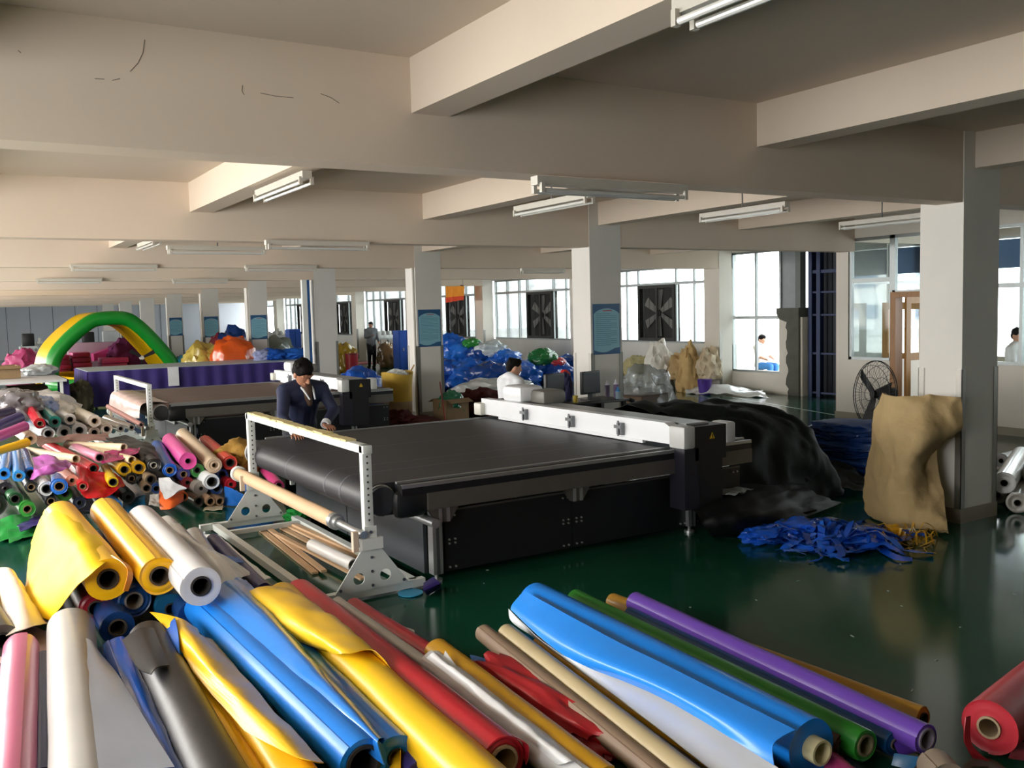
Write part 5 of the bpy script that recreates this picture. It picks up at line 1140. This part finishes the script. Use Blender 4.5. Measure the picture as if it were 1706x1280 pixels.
# items beside the column nearest the office
TAN = M('#ab9367', .8, var=.1, scale=5, bump=.7, bscale=22)
mb = sheet_mb([[atX(1476, 655, 7.42), atX(1500, 662, 7.32), atX(1530, 664, 7.34), atX(1560, 660, 7.42), atX(1602, 662, 7.52)],
               [atX(1462, 715, 7.42), atX(1495, 725, 7.26), atX(1535, 725, 7.20), atX(1570, 715, 7.40), atX(1597, 700, 7.52)],
               [atX(1456, 775, 7.42), atX(1490, 785, 7.22), atX(1515, 775, 7.18), atX(1535, 765, 7.42), atX(1560, 740, 7.52)],
               [atX(1449, 835, 7.40), atX(1490, 835, 7.18), atX(1520, 835, 7.20), atX(1545, 832, 7.34), atX(1568, 830, 7.45)],
               [atX(1462, 870, 7.28), atX(1495, 874, 7.16), atX(1530, 882, 7.16), atX(1560, 886, 7.16), atX(1582, 893, 7.15)]], nu=36, nv=36, thick=.035, amp=.03, freq=4.6, crease=True, seed=5, minz=.01)
tag(mb.build('woven_sack', [TAN, TAN], None, 60, loc=at(1520, 880)), 'big flat tan woven sack slumped against the column by the office', 'sack')
TARP = M('#0b130f', .7, var=.15, scale=4, bump=.2, bscale=14, spec=.18)
sheet('tarpaulin', [[(6.3, 6.35, .02), (6.3, 6.45, .6), (6.35, 6.9, .80), (6.4, 8.2, .84), (6.4, 8.6, .3)], [(6.8, 6.3, .02), (6.8, 6.4, .55), (6.8, 6.9, .88), (6.8, 8.2, .86), (6.8, 8.6, .3)], [(7.35, 6.3, .02), (7.35, 6.4, .5), (7.35, 6.9, .80), (7.35, 8.2, .80), (7.35, 8.6, .3)], [(7.66, 6.3, .02), (7.66, 6.42, .5), (7.64, 6.9, .78), (7.64, 8.2, .78), (7.66, 8.6, .3)], [(7.82, 6.3, .01), (7.80, 6.45, .1), (7.78, 6.9, .2), (7.78, 8.1, .2), (7.82, 8.5, .05)]], TARP, label='dark green tarpaulin draped over a bulky load behind the gantry', cat='tarpaulin', amp=.05, freq=2.6, crease=True, nu=40, nv=40, seed=8)
BLK = M('#0b0c0e', .6, spec=.2, var=.2, scale=5, bump=.2, bscale=12)
for i, (net, mt, lab) in enumerate((
    ([[(1150, 850, .25), (1230, 815, .3), (1330, 800, .2)], [(1170, 875, .15), (1250, 850, .25), (1350, 825, .15)], [(1195, 893, .01), (1280, 880, .05), (1400, 842, .01)]], BLK, 'black sheet offcut nearest the blue scraps'),
    ([[(1290, 740, .35), (1310, 770, .4), (1330, 790, .25)], [(1300, 770, .3), (1330, 790, .3), (1370, 800, .1)], [(1300, 815, .1), (1345, 815, .1), (1400, 830, .01)]], BLK, 'shiny black sheet sliding off the tarpaulin load'),
    ([[(1340, 775, .15), (1380, 770, .2), (1430, 790, .12)], [(1350, 815, .02), (1400, 815, .06), (1450, 825, .01)]], M('#151a17', .4, var=.2, scale=5), 'black green sheet beside the folded blue stack'),
    ([[(1163, 822, .32), (1255, 820, .32)], [(1200, 830, .31), (1225, 833, .31)]], M('#7b7f7c', .5), 'grey triangular card on the black offcuts'))):
    sheet('offcut_sheet', [[at(x, y, z) for x, y, z in row] for row in net], mt, label=lab, cat='offcut', amp=.035, freq=5, seed=80+i, crease=True)
roll('black vinyl roll half hidden under the tarpaulin load', at(1215, 815, .3), at(1215, 815, .3)+Vector((.5, .9, 0)), .1, BLK, core=.05, cmat=DK)
FB = M('#123f86', .5, var=.1, scale=5)
for i in range(6):
    p = at(1415, 792); s = 1-.06*i; lump('folded_tarpaulin', ['blue folded tarpaulin at the bottom of the stack behind the tan sack', 'blue folded tarpaulin, second from the bottom of its stack', 'blue folded tarpaulin, third from the bottom of its stack', 'blue folded tarpaulin, fourth from the bottom of its stack', 'blue folded tarpaulin just under the topmost one', 'topmost blue folded tarpaulin with a raised corner'][i], 'tarpaulin', (p.x+.12+.03*(-1)**i, p.y+.02*i, .095*i), (.44*s, .5*s, .08), FB, group='folded blue tarpaulins', seed=90+i, amp=.22, freq=2.5, boxy=.6)
# blue and yellow strips on the floor
def scraps(name, label, cx, cy, rx, ry, n, cols, seed, w=(.01, .035)):
    r_ = random.Random(seed); k = MB()
    c = at(cx, cy)
    for i in range(n):
        a = r_.uniform(0, 2*pi); q = r_.random()**.5; p = Vector((c.x+rx*q*cos(a), c.y+ry*q*sin(a), 0)); h = .16*(1-q)
        an = r_.uniform(0, 2*pi); L = r_.uniform(.12, .42); ww = r_.uniform(*w); pts = []
        cv = r_.uniform(-3, 3)
        for j in range(7):
            t_ = j/6; an += cv/6; p = p+Vector((cos(an), sin(an), 0))*(L/6); pts.append((Vector((p.x, p.y, .006+h*sin(pi*t_)*r_.uniform(.6, 1.2)+i*.0004)), an))
        vs = []
        for (q_, b_) in pts:
            s = Vector((-sin(b_), cos(b_), r_.uniform(-.6, .6))).normalized()*ww; vs += [q_+s, q_-s, q_-s-Vector((0, 0, .002)), q_+s-Vector((0, 0, .002))]
        for v in vs: v.z = max(v.z, .003)
        o = len(k.v); fs = []
        for j in range(6):
            for m_ in range(4): fs.append((4*j+m_, 4*j+(m_+1) % 4, 4*j+4+(m_+1) % 4, 4*j+4+m_))
        k.add(vs, fs, r_.randrange(len(cols)))
    o = k.build(name, cols, None, 50, loc=(c.x, c.y, 0)); tag(o, label, 'scraps', kind='stuff'); return o
BS = [film('#1b56c4'), film('#1747a4'), film('#2a6fe0')]
scraps('scrap_strips', 'tangled heap of blue vinyl cutting strips on the floor', 1385, 905, .45, .38, 150, BS, 5)
scraps('scrap_strips', 'tangle of thin yellow strips beside the tan sack', 1508, 905, .16, .22, 40, [M('#c99a1c', .5), M('#b98a22', .5)], 6, w=(.003, .009))
for i, (x, y, sx, sy, sz, rz, lab) in enumerate(((1275, 900, .22, .14, .07, 0, 'crumpled blue offcut at the frame side end of the strips'), (1335, 895, .2, .2, .09, 0, 'crumpled blue offcut in the middle of the strips'), (1440, 905, .22, .2, .07, 0, 'crumpled blue offcut next to the yellow tangle'))):
    p = at(x, y); lump('vinyl_offcut', lab, 'offcut', (p.x, p.y, 0), (sx, sy, sz), film('#1c58c6'), seed=100+i, amp=.5, freq=2.4)
sheet('vinyl_strip', [[at(1470, 912, .02), at(1495, 925, .03), at(1520, 930, .01)], [at(1465, 920, .01), at(1492, 933, .015), at(1520, 935, .01)]], film('#1a5ad0'), label='long blue strip curling away from the tangle', cat='strip', nu=12, nv=6)
p = at(1490, 900); lump('vinyl_offcut', 'crumpled yellow offcut between blue strips and tan sack', 'offcut', (p.x, p.y, 0), (.1, .1, .07), film('#d39a12'), seed=110, amp=.45)
# scraps at the foot of the stand
sheet('vinyl_offcut', [[at(712, 992, .005), at(735, 978, .005)], [at(706, 985, .06), at(733, 972, .09)], [at(706, 972, .07), at(722, 962, .10)]], vinyl('#2b1f63'), label='violet scrap at the foot of the roll stand', cat='offcut', nu=10, nv=10)
k = MB(); p = at(684, 990); k.tube((p.x, p.y, .004), (p.x, p.y, .012), .09, n=24); tag(k.build('vinyl_disc', vinyl('#3aa5d8'), None, 35, loc=p), 'light blue vinyl disc at the foot of the roll stand', 'disc')
lump('green_cloth', 'green cloth knotted round the far corner of the stand base', 'cloth', at(492, 868), (.1, .12, .06), cloth('#1f8c3c'), seed=114, amp=.5)

# pedestal fan near the office door
fc = atY(1459, 657, 8.25); pf = thing('pedestal_fan', 'black pedestal fan with wire guard near the office door', 'fan', (fc.x, fc.y, 0))
ax = Vector((-.95, .29, .08)).normalized(); u_ = ax.cross(Vector((0, 0, 1))).normalized(); v_ = u_.cross(ax); R0 = .46
g = MB()
def circ(c, r, n=40): return [c+(u_*cos(2*pi*i/n)+v_*sin(2*pi*i/n))*r for i in range(n)]
for d_, r_ in ((0, R0), (.03, R0), (.08, R0*.86), (-.05, R0*.86), (.10, R0*.5), (-.08, R0*.5), (.11, .09), (-.09, .09)): g.path(circ(fc+ax*d_, r_), .0035 if r_ < R0 else .006, n=5, closed=True)
for i in range(44):
    a = 2*pi*i/44; e = u_*cos(a)+v_*sin(a)
    g.path([fc+ax*.11+e*.08, fc+ax*.10+e*R0*.5, fc+ax*.08+e*R0*.86, fc+ax*.03+e*R0], .0022, n=4); 
    if i % 2 == 0: g.path([fc-ax*.09+e*.08, fc-ax*.08+e*R0*.5, fc-ax*.05+e*R0*.86, fc+e*R0], .0022, n=4)
g.build('wire_guard', BLACK_P, pf)
MB().tube(fc-ax*.28, fc-ax*.07, .10, .085, n=20).build('motor', BLACK_P, pf)
MB().tube(fc-ax*.02, fc+ax*.06, .055, n=16).build('hub', BLACK_P, pf)
for i in range(3):
    a = 2*pi*i/3+.6; e = u_*cos(a)+v_*sin(a); s_ = u_*(-sin(a))+v_*cos(a)
    k = MB(); c_ = fc+ax*.02; k.add([c_+e*.04-s_*.05, c_+e*.04+s_*.05, c_+e*.38+s_*.13+ax*.05, c_+e*.40-s_*.02], [(0, 1, 2, 3)]); k.add([v+ax*.006 for v in k.v[:4]], [(3, 2, 1, 0)]); k.build('blade', BLACK_P, pf, 0)
MB().tube((fc.x-ax.x*.18, fc.y-ax.y*.18, .04), fc-ax*.18, .022, n=12).build('pole', BLACK_P, pf)
MB().tube((fc.x-ax.x*.18, fc.y-ax.y*.18, 0), (fc.x-ax.x*.18, fc.y-ax.y*.18, .05), .26, .2, n=28).build('base', BLACK_P, pf)
# cabinet inside the office door
oc = thing('office_cabinet', 'light wood open cabinet inside the office door', 'cabinet', (14.2, 9.2, 0))
WL = M('#b58c5c', .5, var=.1, scale=4)
for a, b in (((14.0, 8.9, .0), (14.5, 8.93, .88)), ((14.0, 9.4, 0), (14.5, 9.43, .88)), ((14.0, 8.9, .85), (14.5, 9.43, .88)), ((14.0, 8.9, .4), (14.5, 9.43, .42))): MB().box(a, b).build('board', WL, oc, 0)
MB().box((14.48, 8.93, 0), (14.5, 9.4, .85)).build('back_panel', M('#5c4630', .6), oc, 0)
lump('blue_bag', 'small blue bag on the floor by the office door', 'bag', (13.5, 8.75, 0), (.1, .1, .12), film('#2b64b4'), seed=120, amp=.3)

# ================================================================== FAR HALL
# purple draped long table
PUR = M('#33246f', .75, var=.12, scale=5, bump=.2, bscale=30)
tb = thing('draped_table', 'long table with deep purple cloth hanging down its front', 'table', (3.0, 23.6, 0))
MB().box((2.9, 23.2, .82), (8.6, 25.4, .86)).build('table_top', paint('#a9b2b8', .4), tb, 0)
for x in (3.05, 5.6, 8.4):
    for y in (23.35, 25.2): MB().box((x-.03, y-.03, 0), (x+.03, y+.03, .82)).build('leg', STEEL, tb, 0)
def drape(p, q, z0, z1, amp, n, m, nm, par):
    p, q = Vector(p), Vector(q); d = (q-p); nrm = Vector((d.y, -d.x, 0)).normalized(); k = MB(); vs = []; N = int(n*6)
    for j, z in enumerate((z1, z1*.6+z0*.4, z0)):
        for i in range(N+1):
            t_ = i/N; w_ = amp*(j/2+.15)*sin(2*pi*n*t_+.6*sin(9*t_)); vs.append(Vector((p.x+d.x*t_, p.y+d.y*t_, z))+nrm*w_)
    W = N+1; fs = [(j*W+i, j*W+i+1, (j+1)*W+i+1, (j+1)*W+i) for j in range(2) for i in range(N)]
    k.add(vs, fs); k.add([v-nrm*.006 for v in vs], [f[::-1] for f in fs]); return k.build(nm, m, par, 70)
drape((2.88, 23.17, 0), (8.62, 23.17, 0), .03, .85, .05, 16, PUR, 'front_cloth', tb)
drape((2.87, 25.4, 0), (2.87, 23.15, 0), .03, .85, .06, 7, PUR, 'side_cloth', tb)
MB().box((4.62, 23.05, .42), (4.86, 23.09, .87)).build('white_strip', M('#d8dade', .7), tb, 0)
# white worktable with boxes
wt = thing('worktable', 'white topped worktable with cartons beneath at the frame edge', 'table', (1.2, 22.5, 0))
MB().box((-.6, 21.8, .74), (2.3, 26, .79)).build('table_top', paint('#c9c9cc', .4), wt, 0)
for x, y in ((2.2, 21.9), (2.2, 25.8), (-.5, 21.9), (-.5, 25.8)): MB().box((x-.03, y-.03, 0), (x+.03, y+.03, .74)).build('leg', WHITE_P, wt, 0)
drape((2.34, 21.8, 0), (2.34, 24, 0), .1, .78, .03, 5, PUR, 'purple_side_cloth', wt)
carton('open carton standing on the white worktable', (1.15, 23.4, .79), .35, .3, .28, .1)
carton('tan carton under the white worktable', (1.5, 22.6, 0), .5, .4, .5, .0, KRAFT)
carton('dark carton under the white worktable behind the tan one', (1.7, 24.2, 0), .4, .4, .55, .0, CARD_D)
lump('grey_bundle', 'grey clear film bundle on the corner of the white worktable', 'bundle', (2.0, 24.2, .79), (.35, .4, .14), film('#b5bcc0'), seed=130, amp=.3)
lump('dark_bundle', 'dark olive bundle on the floor between worktable and purple table', 'bundle', (2.62, 22.6, 0), (.26, .4, .38), cloth('#4a4636'), seed=131, amp=.4)
# inflatable arch: a green tube and yellow tubes behind it, standing on a base ring
AY = 30.0
cl = [atY(x, y, AY) for x, y in ((82, 622), (90, 598), (112, 568), (148, 538), (172, 531), (208, 531), (232, 545), (262, 575), (286, 604), (298, 622))]
t = thing('inflatable_arch', 'green and yellow inflatable arch standing over pink mats', 'inflatable', (cl[0].x, AY, 0))
AG = vinyl('#16872c', .3); AYW = vinyl('#e3b60f', .3)
def smooth_path(pts, n=40): return [cr(pts, i/(n-1)) for i in range(n)]
cl[0].z = .2; cl[-1].z = .2
for i, (dy, m, nm) in enumerate(((0, AG, 'green_tube'), (.38, AYW, 'yellow_tube'), (.78, AYW, 'yellow_tube'), (1.2, AYW, 'yellow_tube'), (1.65, AYW, 'yellow_tube'), (2.1, AYW, 'yellow_tube'), (2.55, AYW, 'yellow_tube'), (3.0, AYW, 'yellow_tube'))):
    MB().path([p+Vector((0, dy, 0)) for p in smooth_path(cl)], .21, n=16, mi=0).build(nm, m, t, 70)
for y, m in ((AY-.35, AG), (AY+3.3, AYW)): MB().path([(cl[0].x-.1, y, .2), (cl[-1].x+.1, y, .2)], .2, n=14).build('base_tube', m, t, 70)
MB().path([(cl[0].x, AY-.3, .22), (cl[0].x+.3, AY-1.3, .2), (cl[0].x+1.4, AY-1.7, .18)], .2, n=14).build('base_tube', AG, t, 70)
MB().path([(cl[0].x+.15, AY-.4, .35), (cl[0].x+.7, AY-1.3, .3), (cl[0].x+1.6, AY-1.75, .28)], .12, n=12).build('yellow_base_edge', AYW, t, 70)
PM = vinyl('#c63f83', .4); PM2 = vinyl('#a93a70', .4); PG = vinyl('#a98fa0', .5)
MY = 33.5
def mats(x0, x1, y_top, y_bot, n, lab):
    a = atY(x0, y_bot, MY); b = atY(x1, y_bot, MY); top = atY(x0, y_top, MY).z; h = top/n
    for i in range(n): tag(MB().box((a.x+.02*(i % 2), MY, i*h+.004), (b.x-.02*(i % 3), MY+1.0, (i+1)*h-.006), bev=.03).build('pink_mat', PM if i % 2 else PM2, None, 35), lab+', '+(['lowest', 'second from bottom', 'third from bottom', 'fourth from bottom', 'fifth from bottom'][i] if i < n-1 else 'topmost'), 'mat', 'pink mats stacked beyond the arch')
mats(98, 119, 592, 612, 6, 'pink mat in the stack by the green arch leg')
mats(121, 154, 588, 612, 6, 'pink mat in the middle stack under the arch')
mats(170, 215, 597, 612, 4, 'pink mat in the low stack under the arch')
a, b = atY(112, 572, 35.5), atY(192, 590, 35.5); tag(MB().box((a.x, 35.5, .02), (b.x, 35.7, a.z), bev=.03).build('pink_mat', PG, None, 35), 'greyish pink mat standing upright behind the stacks', 'mat', 'pink mats stacked beyond the arch')
a, b = atY(156, 590, 34.8), atY(200, 575, 34.8); k = MB(); k.prism([(a.x, 34.8, a.z-.25), (b.x, 34.8, b.z-.25), (b.x, 34.8, b.z), (a.x, 34.8, a.z)], (0, .9, 0)); tag(k.build('pink_mat', PM, None, 0), 'tilted pink mat leaning between the stacks', 'mat', 'pink mats stacked beyond the arch')
p = atY(212, 600, 34.3); lump('purple_bundle', 'dark magenta bundle beside the yellow leg of the arch', 'bundle', (p.x, 34.3, 0), (.6, .5, .75), cloth('#5c1f4a'), seed=140, amp=.4)
p = atY(36, 585, 36); lump('pink_bundle', 'bright pink bundle outside the arch by the worktable', 'bundle', (p.x, 36, 0), (.5, .5, .6), vinyl('#a83a6c', .6), seed=141, amp=.4)
p = atY(52, 585, 36.5); tag(MB().box((p.x-.2, 36.5, 0), (p.x+1.4, 37.1, 1.0), bev=.05).build('pink_mat', vinyl('#b98aa6'), None, 35), 'dusty pink mat block outside the arch', 'mat')
# bags near the far columns
OR = film('#d8571c')
p = atY(390, 598, 26.1); lump('orange_bag', 'big pleated orange bag standing behind the purple table', 'bag', (p.x, 26.1, 0), (.58, .5, .82), OR, seed=150, amp=.25, freq=3, boxy=.3)
p = atY(338, 598, 26.9); lump('yellow_bag', 'crumpled pale yellow bag beside the orange bag', 'bag', (p.x, 26.9, 0), (.5, .5, .72), film('#b8a44e'), seed=151, amp=.4)
p = atY(388, 560, 30); lump('blue_bag', 'dark blue bag stacked behind the orange bag', 'bag', (p.x, 30, .0), (.55, .5, .95), film('#14356f'), seed=152, amp=.35)
p = atY(375, 565, 31); lump('red_bag', 'crimson bag peeping beside the dark blue bag', 'bag', (p.x-.2, 31, 0), (.4, .4, .8), film('#8c1f3f'), seed=153, amp=.35)
p = atY(312, 590, 30); lump('teal_bag', 'teal and blue hose bundle beside the arch foot', 'bundle', (p.x, 30, 0), (.4, .4, .5), film('#1d6a86'), seed=154, amp=.4)
for i, (x, z, s, c, lab) in enumerate(((455, .86, .34, '#1d54b0', 'blue cloth pile at the middle of the purple table'), (490, .86, .4, '#2563c0', 'brighter blue cloth pile on the purple table end'), (515, .86, .3, '#1a4a9c', 'dark blue cloth pile beside the conduit column'), (440, .86, .25, '#8b93b8', 'lilac cloth pile on the purple table'))):
    p = atY(x, 600, 24.4); lump('cloth_pile', lab, 'cloth', (p.x, 24.4, z), (s, s, .16), cloth(c), seed=160+i, amp=.4)
p = atY(522, 590, 24.0); cup('green bottle at the end of the purple table', (p.x, 24.0, .86), .06, .25, M('#1f9a3c', .3), paint('#2fae4a'), 'bottle', 'bottle')
# cabinets and workbenches by the far windows
BC = paint('#1f55b8', .4)
def cabinet(label, x0, x1, yt, Y):
    a, b = atY(x0, yt, Y), atY(x1, yt, Y); t = thing('blue_cabinet', label, 'cabinet', (a.x, Y, 0)); MB().box((a.x, Y, .04), (b.x, Y+.5, a.z)).build('body', BC, t, 0)
    m_ = (a.x+b.x)/2
    for q, w_ in ((a.x+.02, m_-.01), (m_+.01, b.x-.02)):
        d_ = MB().box((q, Y-.02, .1), (w_, Y, a.z-.04)).build('door', BC, t, 0); MB().box(((q+w_)/2-.02, Y-.04, a.z*.5), ((q+w_)/2+.02, Y-.02, a.z*.5+.1)).build('handle', ALU, d_, 0)
    for q in (a.x+.05, b.x-.05): MB().box((q-.03, Y+.1, 0), (q+.03, Y+.4, .04)).build('foot', BLACK_P, t, 0)
cabinet('blue cabinet beside the poster column and yellow sack', 664, 690, 551, 29.5)
cabinet('blue cabinet behind the blue cloth piles', 482, 501, 549, 33)
GM = M('#b8bdbd', .5)
def bench(label, x0, x1, Y, h):
    a, b = atY(x0, 580, Y), atY(x1, 580, Y); t = thing('workbench', label, 'bench', (a.x, Y, 0)); MB().box((a.x, Y, h-.05), (b.x, Y+.8, h)).build('bench_top', GM, t, 0)
    for q in (a.x+.05, b.x-.05):
        for y in (Y+.05, Y+.75): MB().box((q-.03, y-.03, 0), (q+.03, y+.03, h-.05)).build('leg', STEEL, t, 0)
    for j in range(3):
        q = a.x+(b.x-a.x)*(.2+.3*j); m_ = MB().box((q-.12, Y+.2, h), (q+.12, Y+.6, h+.12), bev=.02).box((q-.05, Y+.25, h+.12), (q+.05, Y+.5, h+.28), bev=.02).build('sewing_head', paint('#d4d6d4', .4), t)
    return t
bench('white workbench with machine heads beside the standing person', 632, 662, 33.5, 1.05)
bench('white workbench behind the second poster column', 447, 480, 36, 1.15)
bench('low workbench by the far grey wall behind the worktable', 38, 76, 46, 1.05)
for i, (x, Y, s, c, lab) in enumerate(((455, 33, (.8, .6, .7), '#8f968c', 'grey green film heap under the far workbench'), (575, 31, (.4, .4, .55), '#b8982f', 'mustard bundle beside the red drum'), (648, 32, (.4, .4, .5), '#8a6a48', 'brown carton heap by the white workbench'))):
    p = atY(x, 600, Y); lump('film_heap', lab, 'bundle', (p.x, Y, 0), s, film(c), seed=170+i, amp=.4)
p = atY(586, 600, 30.5); rdm = thing('red_drum', 'red drum standing on pink sheet beyond the conduit column', 'drum', (p.x, 30.5, 0))
MB().tube((p.x, 30.5, .03), (p.x, 30.5, .62), .22, n=20).build('shell', paint('#b5202c', .4), rdm); MB().tube((p.x, 30.5, .6), (p.x, 30.5, .66), .235, n=20).build('lid', paint('#8f1a24', .4), rdm)
p = at(592, 606); tag(MB().box((p.x-.9, p.y-.6, .002), (p.x+.9, p.y+.8, .02)).build('pink_sheet', vinyl('#c8566a'), None, 0), 'flat pink sheet on the floor beneath the red drum', 'sheet')
sf = thing('steel_frame', 'thin grey steel frame beside the standing person', 'frame', (X3+.8, Y3-3, 0))
for a, b in (((X3+.1, Y3-3.2, .02), (X3+.1, Y3-3.2, 1.0)), ((X3+1.2, Y3-3.2, .02), (X3+1.2, Y3-3.2, .45)), ((X3+.1, Y3-3.2, .45), (X3+1.6, Y3-3.2, .45)), ((X3+.1, Y3-3.2, 1.0), (X3+.6, Y3-3.2, .45))): MB().bar(a, b, .05, .05).build('bar', WHITE_P, sf, 0)
for i, (x, Y, lab) in enumerate(((148, 44, 'dark sewing machine on a stand seen through the arch'), (186, 45, 'pale control box on a stand seen through the arch'), (47, 45, 'dark machine head on the low far bench'))):
    p = atY(x, 560, Y); t = thing('far_machine', lab, 'machine', (p.x, Y, 0)); w_ = .35 if i != 1 else .5; m_ = BLACK_P if i != 1 else paint('#c4c8ca', .4)
    MB().box((p.x-w_, Y, .9), (p.x+w_, Y+.5, 1.0)).build('table', GM, t, 0); MB().box((p.x-w_*.7, Y+.1, 1.0), (p.x+w_*.7, Y+.4, 1.55), bev=.05).build('head', m_, t)
    for q in (-1, 1): MB().box((p.x+q*w_*.8-.03, Y+.2, 0), (p.x+q*w_*.8+.03, Y+.28, .9)).build('leg', STEEL, t, 0)
fs_ = thing('floor_fan', 'small black fan beside the yellow leg of the arch', 'fan', (0, 0, 0)); p = atY(236, 596, 27); fs_.location = (p.x, 27, 0)
MB().tube((p.x, 27, .03), (p.x, 27, p.z), .02, n=8).build('pole', BLACK_P, fs_); MB().tube((p.x, 27, 0), (p.x, 27, .03), .18, n=16).build('base', BLACK_P, fs_); MB().tube((p.x, 26.95, p.z), (p.x, 27.05, p.z), .06, n=12).build('hub', paint('#d8d8d4'), fs_)
for i in range(3):
    a = 2*pi*i/3+.4; e = Vector((cos(a), 0, sin(a))); s_ = Vector((-sin(a), .3, cos(a))); c_ = Vector((p.x, 26.93, p.z)); k = MB(); k.add([c_+e*.05-s_*.03, c_+e*.05+s_*.03, c_+e*.36+s_*.07, c_+e*.36-s_*.04], [(0, 1, 2, 3)]); k.add([v+Vector((0, .01, 0)) for v in k.v[:4]], [(3, 2, 1, 0)]); k.build('blade', BLACK_P, fs_, 0)
# white framed opening with a blue edge next to the fourth column
fr = MB(); q0 = atY(505, 520, 21.2); q1 = atY(513, 520, 21.2); q2 = atY(518, 520, 21.2)
struct('door_opening_frame', MB().box((q0.x, 21.2, 0), (q1.x, 21.3, 2.84)), WHITE_P); struct('door_opening_edge', MB().box((q1.x, 21.22, 0), (q2.x, 21.3, 2.84)), paint('#1d5a9c'))

# litter on the green floor
k = MB(); r_ = random.Random(21)
for (x, y) in ((1138, 1055), (1180, 1062), (812, 950), (806, 972), (1150, 1012), (1300, 935), (1330, 968), (1500, 940), (1480, 985), (1502, 1010), (1520, 1150), (1690, 990), (890, 1005), (960, 1040), (640, 1075), (620, 1060), (270, 885), (300, 872), (1260, 1000), (1420, 1060), (1600, 1045), (1560, 1100)):
    p = at(x, y, .002); a = r_.uniform(0, pi); L = r_.uniform(.006, .018); d_ = Vector((cos(a), sin(a), 0)); k.bar(p-d_*L, p+d_*L, r_.uniform(.004, .010), .003)
tag(k.build('floor_litter', M('#8f9a90', .7), None, 0, loc=(3, 4, 0)), 'tiny pale paper scraps scattered on the green floor', 'litter', kind='stuff')
